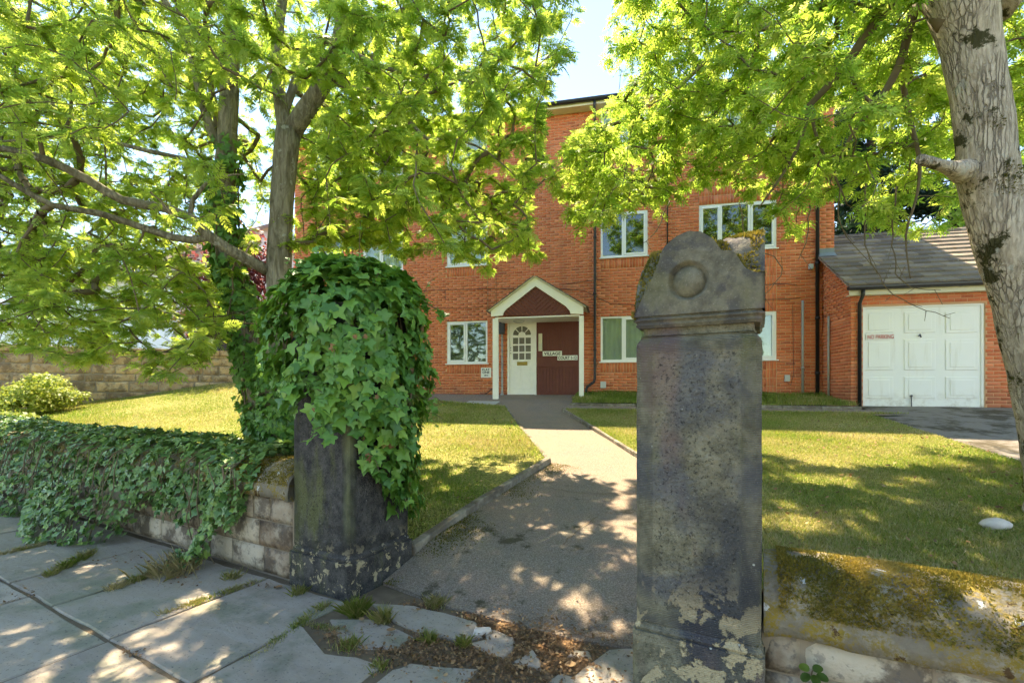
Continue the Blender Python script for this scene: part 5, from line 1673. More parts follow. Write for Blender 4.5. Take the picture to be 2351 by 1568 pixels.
# sunlight must reach the band of lawn and path between the building's shade and the trees' own
SUN_PATCH = [[(950, 966), (1460, 966), (1600, 975), (1770, 980), (1760, 1012), (1455, 1015), (1455, 1125), (1380, 1110), (1300, 1085), (1240, 1035), (1100, 1010), (950, 1035)],
             [(1408, 1110), (1460, 1110), (1460, 1330), (1415, 1300), (1395, 1200)],
             [(150, 942), (560, 922), (572, 992), (150, 992)],
             [(1760, 1012), (2240, 1075), (2240, 1100), (1760, 1058)], [(1765, 1185), (1960, 1200), (2060, 1255), (1765, 1255)], [(1800, 1105), (2000, 1115), (2000, 1135), (1800, 1130)]]
def sun_ok(P, lim=6.6):
    h_ = (P[:, 2] - (-.299 + .122 * P[:, 1] + .02 * P[:, 0])) / .938
    gx_, gy_ = P[:, 0] + .1915 * h_, P[:, 1] - .5416 * h_
    gpx = CX + gx_ / np.maximum(gy_, .1) * FPX; gpy = HY - (-.299 + .122 * gy_ + .02 * gx_ - EYE) / np.maximum(gy_, .1) * FPX
    lit = np.zeros(len(P), bool)
    rr_ = np.random.default_rng(len(P)).uniform(0, 1, len(P))
    for pl_, q_ in (([(950, 1260), (1265, 1060), (1460, 1060), (1460, 1480), (1000, 1400)], .40), ([(1760, 1000), (2351, 1080), (2351, 1300), (1760, 1250)], .35), ([(0, 1220), (560, 1290), (800, 1400), (800, 1568), (0, 1568)], .25), ([(960, 1030), (1260, 1070), (960, 1240)], .2)):
        lit |= inpoly(np.stack([gpx, gpy], 1), pl_) & (gy_ > 1) & (rr_ < q_)
    for pl_ in SUN_PATCH: lit |= inpoly(np.stack([gpx, gpy], 1), pl_) & (gy_ > 1)
    g = -.299 + .122 * P[:, 1] + .02 * P[:, 0]
    h = P[:, 2] - .6
    ys = P[:, 1] - .5416 * h; xs = P[:, 0] + .1915 * h
    lim_ = np.where(xs < -2.2, 7.2, lim)
    return (ys < lim_) & ~lit

def px_line(pts, D):
    D = D if hasattr(D, '__len__') else [D] * len(pts)
    return [PD(x, y, d) for (x, y), d in zip(pts, D)]

# ================================================================== ROWANS
ROWAN_T = [compound(6, .30, .050, s, .25) for s in range(5)]
LEAFX = np.array([[0, 1, 0], [1, 0, 0], [0, 0, -1]], float)
def leaf_frames(D, Nn):
    """template x along D, z along the normal"""
    F = frames(D, Nn)       # columns side, tip, normal
    return np.stack([F[:, :, 1], -F[:, :, 0], F[:, :, 2]], 2)

rowan_poly = [(1345, -420), (1330, -150), (1312, 0), (1318, 60), (1292, 130), (1272, 195), (1240, 235), (1230, 300), (1240, 350), (1285, 405), (1225, 440), (1235, 510), (1225, 580), (1150, 610), (1060, 640), (1030, 570), (985, 545), (955, 600), (900, 560), (840, 570), (790, 600), (720, 560), (690, 600),
              (600, 560), (545, 640), (535, 720), (500, 800), (455, 850), (380, 880), (300, 850), (160, 840), (60, 790), (-60, 820), (-420, 780), (-420, -420)]
def rowan_keep(P):
    px, py = proj(P)
    r = np.random.default_rng(91).uniform(0, 1, len(P))
    ok = sun_ok(P) & (P[:, 2] < 8.2)
    # open window at the right trunk's foot and thinner growth low down in the middle
    ok &= ~((px > 560) & (px < 1010) & (py > 470) & (r > .5))
    ok &= ~((px > 470) & (px < 720) & (py > 180) & (py < 600) & (P[:, 1] < 5.0) & (r > .3))
    ok &= ~((px < 520) & (py > 290) & (py < 570) & (P[:, 1] < 4.6) & (r > .22))
    ok &= ~((py > 560) & (P[:, 1] < 3.5))
    ok &= ~((py > 120) & (P[:, 1] < 3.0))
    return ok
def make_rowan(name, label, base, mains_px, tgt, seed, per, single):
    e = empty(name, base, label, 'tree', 'rowan trees')
    mains = []
    for i, (pts, rad, nm) in enumerate(mains_px):
        P, R = catmull(pts, np.array(rad) * .80)
        limb_mesh(nm, P, R, MAT['bark_rowan'], e, 14 if i == 0 else 9, .05, seed + i)
        mains.append((P, R))
    A, par, cnt, ch, N0 = grow(mains, tgt, seed, .06)
    twigs('twigs', A, par, cnt, N0, .0040, .028, MAT['twig'], e)
    P, D, Nn = leaves_on(A, par, ch, per, seed, .85)
    px_, py_ = proj(P)
    bad = ((px_ > 1262) & (py_ > 420)) | ((px_ > 1325) & (py_ > 0))
    P, D, Nn = P[~bad], D[~bad], Nn[~bad]
    r = np.random.default_rng(seed)
    S = .075 + .085 * r.beta(1.5, 1.7, len(P))
    tint = np.clip(r.beta(1.4, 1.7, len(P)) * .9 + .18 * sn(P, seed, 1.3), 0, .97)
    scatter('crown', e, ROWAN_T, P, leaf_frames(D, Nn), S, tint, MAT['rowan_leaf'], single, 'leaf', seed)
    return e
rt = in_crown(2050, rowan_poly, 2.9, 8.6, 21, keep=rowan_keep, bias=1.1)
up = np.stack([RNG.uniform(-6.5, .6, 150), RNG.uniform(3.2, 7.5, 150), RNG.uniform(4.5, 8.2, 150)], 1)
upx, upy = proj(up); up = up[(upy < 0) & (upx < 1320) & sun_ok(up)]
mid_poly = [(690, 180), (900, 120), (1250, 190), (1230, 430), (1100, 470), (900, 470), (700, 440)]
rt = thin(np.concatenate([rt, up, in_crown(330, mid_poly, 5.2, 8.4, 23, keep=lambda P: sun_ok(P, 6.3)),
    in_crown(170, [(700, 430), (1235, 430), (1238, 585), (1110, 625), (1000, 560), (930, 600), (850, 575), (700, 560)], 5.0, 7.4, 24, keep=lambda P: sun_ok(P, 6.3)),
    in_crown(300, [(-100, 60), (520, 60), (520, 420), (440, 560), (300, 640), (-100, 600)], 5.4, 8.2, 25, keep=lambda P: sun_ok(P, 6.6)),
    in_crown(110, [(-60, 600), (420, 560), (520, 700), (470, 840), (380, 870), (100, 830)], 4.2, 6.5, 26, keep=lambda P: sun_ok(P, 6.6))]), .10)
D2t = 5.0
t2 = [(px_line([(645, 1200), (641, 900), (640, 620), (643, 540), (648, 450), (655, 370), (664, 300)], D2t), [.20, .17, .155, .15, .15, .15, .16], 'trunk'),
      (px_line([(660, 310), (648, 260), (640, 200), (636, 130), (640, 60), (652, -40), (640, -180), (600, -330)], [5, 5, 5, 5.02, 5.05, 5.1, 5.1, 5.0]), [.11, .095, .085, .075, .07, .06, .045, .02], 'limb'),
      (px_line([(670, 305), (700, 255), (735, 205), (760, 160), (778, 105), (788, 50), (780, -20), (800, -150), (860, -300)], [5, 4.95, 4.9, 4.85, 4.8, 4.75, 4.7, 4.6, 4.6]), [.125, .12, .115, .11, .10, .09, .08, .06, .025], 'limb'),
      (px_line([(652, 262), (672, 205), (690, 160), (722, 110), (800, 78), (930, 20), (1040, -40)], [5.02, 5.1, 5.2, 5.25, 5.3, 5.4, 5.4]), [.05, .055, .055, .05, .04, .03, .012], 'limb'),
      (px_line([(615, 622), (560, 592), (520, 570), (478, 540), (440, 502), (380, 478), (280, 460), (200, 412), (100, 365), (0, 340), (-160, 300)], [4.95, 4.8, 4.7, 4.6, 4.5, 4.4, 4.25, 4.1, 3.95, 3.85, 3.7]), [.075, .07, .068, .066, .058, .055, .05, .046, .042, .036, .02], 'limb'),
      (px_line([(480, 545), (440, 552), (400, 546), (330, 524), (230, 491), (120, 472), (60, 440), (0, 404), (-140, 360)], [4.6, 4.6, 4.55, 4.45, 4.3, 4.1, 4.0, 3.9, 3.7]), [.045, .045, .043, .04, .036, .033, .03, .026, .012], 'limb'),
      (px_line([(768, 192), (820, 204), (892, 219), (939, 275), (980, 319), (1039, 319), (1120, 350), (1210, 430)], [4.85, 4.9, 5.0, 5.1, 5.2, 5.3, 5.4, 5.5]), [.036, .032, .030, .026, .022, .018, .013, .006], 'limb'),
      (px_line([(786, 112), (861, 147), (930, 169), (1052, 184), (1150, 210), (1230, 290)], [4.78, 4.9, 5.1, 5.3, 5.6, 5.8]), [.034, .03, .026, .02, .014, .006], 'limb'),
      (px_line([(436, 502), (442, 460), (470, 425), (500, 405), (560, 400)], [4.5, 4.5, 4.55, 4.6, 4.7]), [.03, .028, .022, .016, .008], 'limb')]
D1t = 5.35
t1 = [(px_line([(622, 1160), (610, 1000), (575, 800), (545, 660), (520, 560), (514, 450), (521, 330), (526, 230), (530, 120), (536, 0), (545, -150), (560, -330)], D1t), [.19, .17, .15, .145, .14, .135, .13, .125, .12, .10, .07, .03], 'trunk'),
      (px_line([(508, 345), (484, 300), (462, 220), (440, 130), (405, 45), (370, -10), (300, -140)], [5.35, 5.3, 5.3, 5.3, 5.3, 5.3, 5.2]), [.055, .065, .062, .058, .05, .042, .015], 'limb'),
      (px_line([(500, 330), (497, 270), (482, 190), (470, 120), (455, 40), (440, -60)], [5.4, 5.45, 5.5, 5.5, 5.5, 5.5]), [.05, .048, .045, .04, .034, .015], 'limb'),
      (px_line([(520, 400), (440, 370), (330, 345), (200, 315), (80, 320), (-60, 330)], [5.3, 5.2, 5.0, 4.8, 4.6, 4.5]), [.035, .032, .027, .022, .016, .008], 'limb')]
own2 = (rt[:, 0] > -2.6) | (RNG.uniform(0, 1, len(rt)) < .45)
make_rowan('rowan_tree', 'rowan with bare grey forked trunk rising behind the ivy-covered gate pillar', t2[0][0][0], t2, rt[own2], 31, 27, 300)
make_rowan('rowan_tree', 'rowan whose leaning trunk is wrapped in dark ivy, left of the forked one', t1[0][0][0], t1, rt[~own2], 33, 27, 300)

# ================================================================== THE ASH ON THE RIGHT
ASH_T = [compound(4, .36, .058, 40 + s, .35) for s in range(5)]
ash_poly = [(1395, -420), (1400, -100), (1425, 0), (1390, 80), (1412, 150), (1428, 215), (1392, 250), (1345, 262), (1300, 285), (1345, 322), (1292, 352), (1255, 372), (1262, 420), (1272, 460), (1330, 520), (1395, 520), (1440, 478), (1520, 492), (1532, 440), (1600, 425), (1650, 470), (1720, 462), (1790, 470), (1802, 540), (1862, 540), (1900, 470),
            (1935, 440), (1985, 510), (2080, 540), (2190, 555), (2260, 430), (2330, 340), (2600, 380), (2700, -420)]
def ash_keep(P):
    px, py = proj(P)
    r = np.random.default_rng(92).uniform(0, 1, len(P))
    ok = sun_ok(P, 6.3) & (P[:, 2] < 8.0)
    ok &= ~((P[:, 1] < 3.4) & (py > 0) & (px > 2050))
    ok &= ~((P[:, 1] < 4.2) & (px > 2060) & (px < 2420) & (py > 30))
    ok &= ~((py > 330) & (px > 1530) & (r > .42))
    ok &= ~((px > 1890) & (py > 200) & (r > .6))
    ok &= ~((px < 1700) & (P[:, 1] < 4.2))
    return ok
at_ = in_crown(1500, ash_poly, 3.6, 8.8, 41, keep=ash_keep, bias=1.2)
up = np.stack([RNG.uniform(.9, 7.0, 60), RNG.uniform(2.6, 7.5, 60), RNG.uniform(4.3, 8.4, 60)], 1)
upx, upy = proj(up); up = up[(upy < -10) & (upx > 1395) & sun_ok(up)]
at_ = thin(np.concatenate([at_, up, in_crown(220, [(1400, 220), (1900, 200), (1900, 400), (1640, 440), (1480, 470), (1330, 500), (1300, 330)], 5.4, 8.4, 47, keep=lambda P: sun_ok(P, 6.3))]), .11)
AD = 3.85
edge = [(2105, -60), (2122, 0), (2158, 100), (2178, 200), (2192, 330), (2196, 400), (2226, 540), (2262, 650), (2289, 760), (2310, 850), (2328, 950), (2348, 1080), (2352, 1150), (2330, 1195)]
wid = [190, 176, 146, 142, 148, 152, 150, 156, 164, 172, 182, 196, 220, 300]
def stem(x, w, y, D):      # a round stem whose sides are seen at x and x + w
    a0, a1 = math.atan((x - CX) / FPX), math.atan((x + w - CX) / FPX)
    c, h = (a0 + a1) / 2, (a1 - a0) / 2
    return (D * math.tan(c), D, EYE - (y - HY) / FPX * D), D / math.cos(c) * math.sin(h)
st_ = [stem(x, w, y, AD) for (x, y), w in zip(edge, wid)][::-1]
trunk_p = [q[0] for q in st_]; trunk_r = [q[1] for q in st_]
trunk_p = [(trunk_p[0][0], trunk_p[0][1], trunk_p[0][2] - .1)] + trunk_p; trunk_r = [trunk_r[0] * 1.15] + trunk_r
ash = empty('ash_tree', trunk_p[0], 'large ash with thick lichen-spotted leaning trunk on the right lawn', 'tree')
topc = np.array(trunk_p[-1])
P, R = catmull(trunk_p, trunk_r, .06)
limb_mesh('trunk', P, R, MAT['bark_ash'], ash, 36, .028, 60)
amains = [(P, R)]
AL = [(px_line([(2180, 30), (2130, -60), (2060, -130), (1960, -150), (1870, -60), (1821, 43), (1757, 62), (1715, 75), (1672, 92), (1620, 140), (1560, 200), (1480, 250)], [3.9, 4.0, 4.3, 4.7, 5.1, 5.4, 5.6, 5.7, 5.8, 6.0, 6.2, 6.4]), [.12, .11, .09, .075, .06, .05, .045, .042, .036, .028, .02, .008]),
      (px_line([(2170, 40), (2120, -40), (2075, -40), (2039, 13), (1988, 81), (1945, 145), (1894, 205), (1858, 243), (1851, 280), (1830, 342), (1791, 410), (1740, 480)], [3.9, 4.0, 4.2, 4.4, 4.6, 4.7, 4.8, 4.9, 4.9, 4.95, 5.0, 5.1]), [.08, .07, .06, .05, .046, .042, .038, .034, .022, .018, .013, .006]),
      (px_line([(2170, 60), (2125, 10), (2100, 20), (2088, 64), (2073, 124), (2048, 184), (2009, 248), (1971, 286), (1945, 330), (1905, 420)], [3.85, 4.0, 4.1, 4.2, 4.3, 4.3, 4.4, 4.4, 4.5, 4.6]), [.06, .05, .045, .036, .034, .032, .028, .022, .016, .006]),
      (px_line([(2290, 20), (2340, -40), (2420, -120), (2560, -220)], [3.85, 3.9, 4.1, 4.4]), [.13, .11, .09, .05]),
      (px_line([(2200, -50), (2170, -200), (2120, -380), (2090, -560)], [3.85, 4.0, 4.2, 4.5]), [.15, .13, .10, .05]),
      (px_line([(1740, 68), (1738, 110), (1700, 180), (1640, 260), (1560, 330), (1500, 400), (1480, 470)], [5.6, 5.6, 5.7, 5.8, 6.0, 6.1, 6.2]), [.026, .026, .022, .018, .014, .010, .005]),
      (px_line([(2080, 90), (2075, 200), (2095, 300), (2112, 370), (2105, 450), (2080, 540), (2090, 640)], [4.3, 4.5, 4.6, 4.6, 4.6, 4.6, 4.6]), [.025, .024, .022, .018, .013, .009, .004]),
      (px_line([(1858, 243), (1880, 330), (1915, 400), (1945, 470)], [4.9, 4.9, 4.9, 4.9]), [.02, .016, .012, .005])]
for i, (pts, rad) in enumerate(AL):
    P, R = catmull(pts, rad); limb_mesh('limb', P, R, MAT['bark_ash'] if rad[0] > .1 else MAT['twig'], ash, 9, .05, 62 + i); amains.append((P, R))
# cut branch stub on the left of the trunk
st0, st1 = np.array(PD(2215, 395, 3.75)), np.array(PD(2112, 366, 3.6))
ts = np.linspace(0, 1, 14); sP = np.array([st0 + (st1 - st0) * t for t in ts]); limb_mesh('branch_stub', sP, np.interp(ts, [0, .25, .45, 1], [.10, .060, .042, .038]), MAT['bark_ash'], ash, 12, .05, 66)
A, par, cnt, ch, N0 = grow(amains, at_, 43, .05)
# a few bare hanging twigs below the crown
hang = []
for (pts, D) in (([(1990, 420), (1985, 520), (2005, 620), (2070, 690), (2180, 730)], 4.6), ([(2060, 430), (2050, 520), (2062, 640), (2085, 660), (2160, 668)], 4.6), ([(1930, 430), (1925, 500), (1960, 560), (2000, 610)], 4.8), ([(1700, 470), (1720, 560), (1790, 600), (1780, 650), (1740, 690)], 5.0), ([(1540, 460), (1500, 540), (1475, 560)], 5.6), ([(1860, 470), (1850, 560), (1830, 600)], 5.0)):
    P, R = catmull(px_line(pts, D), np.linspace(.008, .003, len(pts)), .08)
    P = P + np.random.default_rng(len(P)).normal(size=P.shape) * .008
    hang.append((P, R))
hm = MB()
for P, R in hang:
    hm.tube(P, R, 5)
    for i in range(2, len(P) - 1, 2):
        d = np.random.default_rng(i + len(P)).normal(size=3) * .09; d[2] -= .05
        hm.tube([P[i], P[i] + d * .6, P[i] + d], [.003, .0025, .002], 4)
hm.obj('hanging_twigs', MAT['twig'], ash, True)
twigs('twigs', A, par, cnt, N0, .0040, .026, MAT['twig'], ash)
P, D, Nn = leaves_on(A, par, ch, 22, 44, .85, .8)
px_, py_ = proj(P); bad = (px_ > 2150) & (px_ < 2420) & (py_ > 60) & (P[:, 1] < 3.8) | ((px_ < 1385) & (py_ < 235)) | ((px_ < 1245))
P, D, Nn = P[~bad], D[~bad], Nn[~bad]
r = np.random.default_rng(45); S = .095 + .09 * r.beta(1.5, 1.7, len(P)); tint = np.clip(r.beta(1.4, 1.7, len(P)) * .9 + .18 * sn(P, 46, 1.2), 0, .97)
scatter('crown', ash, ASH_T, P, leaf_frames(D, Nn), S, tint, MAT['ash_leaf'], 300, 'leaf', 45)
# moss patches on the trunk
TP, TR_ = amains[0]
r = np.random.default_rng(48); n = 26000
i = r.integers(0, len(TP) - 1, n); th = r.uniform(0, 2 * np.pi, n)
C = TP[i] + (TP[np.minimum(i + 1, len(TP) - 1)] - TP[i]) * r.uniform(0, 1, n)[:, None]
nn = np.stack([np.cos(th), np.sin(th), th * 0], 1); Q = C + nn * (TR_[i] * 1.0)[:, None]
f = sn(Q, 49, 7) + .8 * sn(Q, 50, 19); k = f > 1.15
tufts('moss', Q[k], nn[k], .016, .5, MAT['moss'], ash, 47, tints=np.clip(r.uniform(0, .35, k.sum()), 0, 1))

# ================================================================== IVY
IVY_T = [ivy_leaf(s) for s in range(6)]
def ivy_on(name, e, P, Nn, smin, smax, seed, mat, single, hang=.9, out=.35, layers=True, tint_lo=0.0):
    r = np.random.default_rng(seed); n = len(P)
    nn = Nn + np.array((0, 0, .35)) + r.normal(size=(n, 3)) * out
    tip = np.tile(np.array((0, 0, -hang)), (n, 1)) + Nn * .25 + r.normal(size=(n, 3)) * .42
    S = smin + (smax - smin) * r.beta(1.2, 1.5, n)
    tint = np.clip(r.beta(2, 2.2, n) * .85 + .08 * sn(P, seed, 5), tint_lo, .97)
    return scatter('foliage', e, IVY_T, P, frames(tip, nn), S, tint, mat, single, 'leaf', seed, True)
# on the left pillar
pc = np.array(W(-.29, .31)[:2])
iv = empty('ivy_plant', W(-.29, .31, 0), 'big glossy ivy cap spilling down the left gate pillar', 'ivy', 'ivies')
def pil_r(th, z):
    box = np.minimum(.30 / np.maximum(np.abs(np.cos(th)), 1e-3), .31 / np.maximum(np.abs(np.sin(th)), 1e-3))
    r_ = box * .42 + .37 * .58
    thick = np.interp(z, [.4, .9, 1.3, 1.7, 2.0, 2.4], [.03, .07, .12, .15, .14, .1]) + .06 * (np.cos(th - math.pi) > .3) * smooth(1.3, 1.8, z)
    dome = np.sqrt(np.clip(1 - (np.clip(z - 1.98, 0, None) / .40) ** 2, 0, 1))
    return (r_ + thick) * dome
thk = np.radians([-180, -135, -100, -70, -45, -20, 0, 25, 45, 70, 90, 135, 180]); zmk = [1.30, 1.43, 1.36, 1.26, 1.10, .86, .72, .55, .42, .5, .6, 1.0, 1.30]
def ivy_pillar(n, seed, inset):
    r = np.random.default_rng(seed)
    th = r.uniform(-np.pi, np.pi, n * 3); z = r.uniform(.4, 2.37, n * 3)
    ok = z > np.interp(th, thk, zmk) + .09 * np.sin(th * 9 + 2) + r.normal(size=len(z)) * .04
    th, z = th[ok][:n], z[ok][:n]
    top = r.uniform(0, 1, len(z)) < .16
    rr = pil_r(th, z) - inset + .05 * np.sin(th * 5 + z * 7) + .03 * np.sin(th * 11 - z * 13)
    d = np.cos(th)[:, None] * WU + np.sin(th)[:, None] * WV
    P = np.concatenate([pc + d * rr[:, None], z[:, None]], 1)
    Nn = np.concatenate([d * np.clip(1.2 - np.clip(z - 1.95, 0, .4) * 2.2, .15, 1)[:, None], (np.clip(z - 1.9, 0, .5) * 2.4)[:, None]], 1)
    # dome top
    k = n // 8
    th = r.uniform(-np.pi, np.pi, k); q = np.sqrt(r.uniform(0, 1, k)) * .46
    zt = 1.98 + .40 * np.sqrt(np.clip(1 - (q / .55) ** 2, 0, 1)) - inset
    d = np.cos(th)[:, None] * WU + np.sin(th)[:, None] * WV
    P2 = np.concatenate([pc + d * q[:, None], zt[:, None]], 1); N2 = np.concatenate([d * (q[:, None]), np.ones((k, 1)) * .8], 1)
    return np.concatenate([P, P2]), np.concatenate([Nn, N2])
P1, N1 = ivy_pillar(2300, 61, .0); P2, N2 = ivy_pillar(1700, 62, .06)
ivy_on('foliage', iv, np.concatenate([P1, P2]), np.concatenate([N1, N2]), .04, .120, 63, MAT['ivy_leaf'], 300)
sm = MB(); r = np.random.default_rng(64)
for _ in range(26):
    th = r.uniform(-np.pi, np.pi); z0 = float(np.interp(th, thk, zmk)) + .1
    pts = []
    for k in range(8):
        z = z0 + (2.0 - z0) * k / 7; t2_ = th + .12 * math.sin(k * 1.3 + th); rr = float(pil_r(np.array([t2_]), np.array([z]))[0]) - .09
        d = math.cos(t2_) * WU + math.sin(t2_) * WV; pts.append((*(pc + d * rr), z))
    sm.tube(pts, .006, 5)
# dead leaves caught in it, and loose shoots
kd = r.choice(len(P1), 70, replace=False)
scatter('dead_leaves', iv, IVY_T, P1[kd] + N1[kd] * .02, frames(r.normal(size=(70, 3)) - np.array((0, 0, .8)), N1[kd] + r.normal(size=(70, 3)) * .4), r.uniform(.03, .06, 70), r.uniform(.2, .9, 70), MAT['dry_leaf'], 0, 'leaf', 66, True)
shoots = []
for q in r.choice(len(P1), 42, replace=False):
    d = N1[q] / (np.linalg.norm(N1[q]) + 1e-6) + r.normal(size=3) * .35; L = r.uniform(.08, .20)
    a_, b_, c_ = P1[q] - d * .03, P1[q] + d * L * .6, P1[q] + d * L + np.array((0, 0, -.3 * L)); sm.tube([a_, b_, c_], [.003, .0025, .0015], 4)
    for s_ in (.35, .6, .85, 1.0): shoots.append(a_ + (c_ - a_) * s_ + r.normal(size=3) * .012)
shoots = np.array(shoots)
ivy_on('foliage', iv, shoots, np.tile((0, -.4, .6), (len(shoots), 1)), .03, .06, 67, MAT['ivy_leaf'], 0, tint_lo=.55)
# a runner reaching out towards the building
run = px_line([(955, 675), (985, 700), (1005, 712), (1025, 722)], 3.5); sm.tube(run, .004, 5)
sm.obj('stem', MAT['twig'], iv, True)
rp, _ = catmull(run, [.004] * 4, .03); rp = np.repeat(rp, 2, 0)
ivy_on('foliage', iv, rp + RNG.normal(size=rp.shape) * .012, np.tile((0, -.6, .6), (len(rp), 1)), .045, .075, 65, MAT['ivy_leaf'], 0)
# trailing over the left street wall
iw = empty('ivy_plant', W(-3.5, -.1, 0), 'carpet of small-leaved ivy trailing over the left street wall onto the pavement', 'ivy', 'ivies')
uk = [-9, -5.6, -5.0, -4.2, -3.0, -2.78, -2.62, -2.35, -1.95, -1.80, -1.70, -1.58, -1.45, -1.36, -1.28, -1.12, -1.02, -.92, -.6]
zk = [.0, .0, .02, .0, .0, .05, .30, .36, .34, .30, .0, .0, .0, .1, .38, .42, .62, .80, .86]
def ivy_wall(n, seed, inset):
    r = np.random.default_rng(seed)
    # profile over the wall: parameter s from the back foot over the top to the front foot
    sv = [.62, .60, .52, .40, .22, .06, -.05, -.09, -.12, -.14]; sz = [.35, .75, .90, .955, .965, .92, .80, .60, .3, .0]
    ss = np.cumsum([0] + [math.dist((sv[i], sz[i]), (sv[i + 1], sz[i + 1])) for i in range(9)])
    s = r.uniform(0, ss[-1], n); u = -.62 - (9 - .62) * r.uniform(0, 1, n) ** 1.35
    v = np.interp(s, ss, sv); z = np.interp(s, ss, sz)
    zl = np.interp(u, uk, zk) + .06 * np.sin(u * 17) + r.normal(size=n) * .03
    front = v < .10
    ok = (~front) | (z > zl)
    # moss-covered end of the coping stays bare in front
    ok &= ~((u > -.98) & (v < .36 - (u + .98) * .25))
    ok &= ~((u > -1.78) & (u < -1.38) & (z > .12) & (z < .36) & front & (np.abs(u + 1.5) > .09))
    # billows on the pavement
    mnd = smooth(-2.5, -2.9, u) * smooth(.75, .0, z)
    v = np.where(front, v - .42 * mnd * (.8 + .3 * np.sin(u * 3.1)) - .12 * smooth(.35, 0, z) * ((u > -1.8) & (u < -1.35)), v)
    P = np.stack([u, v, np.maximum(z, .02)], 1)
    bump = .045 * sn(P, seed + 5, 6) + .03 * sn(P, seed + 6, 15)
    dv = np.gradient(np.interp(np.linspace(0, ss[-1], 60), ss, sv)); dz = np.gradient(np.interp(np.linspace(0, ss[-1], 60), ss, sz))
    ii = np.clip((s / ss[-1] * 59).astype(int), 0, 59); tv, tz = dv[ii], dz[ii]; L = np.hypot(tv, tz) + 1e-6
    nv, nz = tz / L, -tv / L
    nz = np.where(front & (mnd > .3), .45, nz)
    P[:, 1] += nv * (bump - inset); P[:, 2] += nz * (bump - inset)
    P, nv, nz = P[ok], nv[ok], nz[ok]
    X = np.array([W(*p) for p in P]); X[:, 2] = np.maximum(X[:, 2], .015)
    Nn = np.stack([nv * WV[0], nv * WV[1], nz], 1)
    return X, Nn
P1, N1 = ivy_wall(9500, 71, 0); P2, N2 = ivy_wall(4500, 72, .06)
ivy_on('foliage', iw, np.concatenate([P1, P2]), np.concatenate([N1, N2]), .036, .082, 73, MAT['ivy_wall_leaf'], 300, .6, .45)
sm = MB(); r = np.random.default_rng(74)
for _ in range(34):
    u0 = -1.2 - 5 * r.uniform(0, 1) ** 1.3; pts = [(u0, .1, .9)]
    for k in range(6):
        z = .8 - .16 * k
        if z < np.interp(u0, uk, zk): break
        pts.append((u0 + r.uniform(-.1, .1), -.10 - .25 * float(smooth(-2.5, -2.9, u0)) * (1 - z), max(z, .02)))
    if len(pts) > 2: sm.tube([W(*p) for p in pts], .005, 5)
sm.tube([W(-1.5, -.04, .6), W(-1.52, -.06, .4), W(-1.50, -.07, .2), W(-1.53, -.09, .05)], .006, 5)
sm.obj('stem', MAT['twig'], iw, True)
# climbing the leaning rowan trunk
it = empty('ivy_plant', t1[0][0][0], 'dark ivy sleeve climbing the leaning rowan trunk', 'ivy', 'ivies')
TPp, TRr = catmull(t1[0][0], t1[0][1], .05)
r = np.random.default_rng(81); n = 4600
i = (len(TPp) * np.interp(r.uniform(0, 1, n), [0, .75, 1], [0, .42, .62])).astype(int); th = r.uniform(0, 2 * np.pi, n)
dens = np.interp(TPp[i][:, 2], [0, 2.5, 2.9, 3.9, 4.4], [1, 1, .8, .6, 0]); bare = np.sin(TPp[i][:, 2] * 7.3 + th * 1.0) > .72
k = (r.uniform(0, 1, n) < dens) & ~bare; i, th = i[k], th[k]
nn = np.stack([np.cos(th), np.sin(th), th * 0], 1)
Pv = TPp[i] + nn * (TRr[i] + r.uniform(.0, .05, len(i)) + .0)[:, None] + r.normal(size=(len(i), 3)) * .02
# and the second stem's foot beside it
n2 = 1500; th2 = r.uniform(0, 2 * np.pi, n2); z2 = r.uniform(.2, 1.75, n2); nn2 = np.stack([np.cos(th2), np.sin(th2), th2 * 0], 1)
c2 = np.array([PD(640, 900, D2t)[0], D2t]); Pv2 = np.concatenate([c2 + nn2[:, :2] * (.16 + r.uniform(0, .05, n2))[:, None], z2[:, None]], 1)
ivy_on('foliage', it, np.concatenate([Pv, Pv2]), np.concatenate([nn, nn2]), .05, .095, 82, MAT['ivy_leaf'], 300, 1.0, .35)
sm = MB()
for q in range(7):
    pts = [TPp[j] + np.array((math.cos(q * .9 + j * .06), math.sin(q * .9 + j * .06), 0)) * (TRr[j] + .012) for j in range(4, int(len(TPp) * .55), 3)]
    sm.tube(pts, .009, 5)
sm.obj('stem', MAT['twig'], it, True)

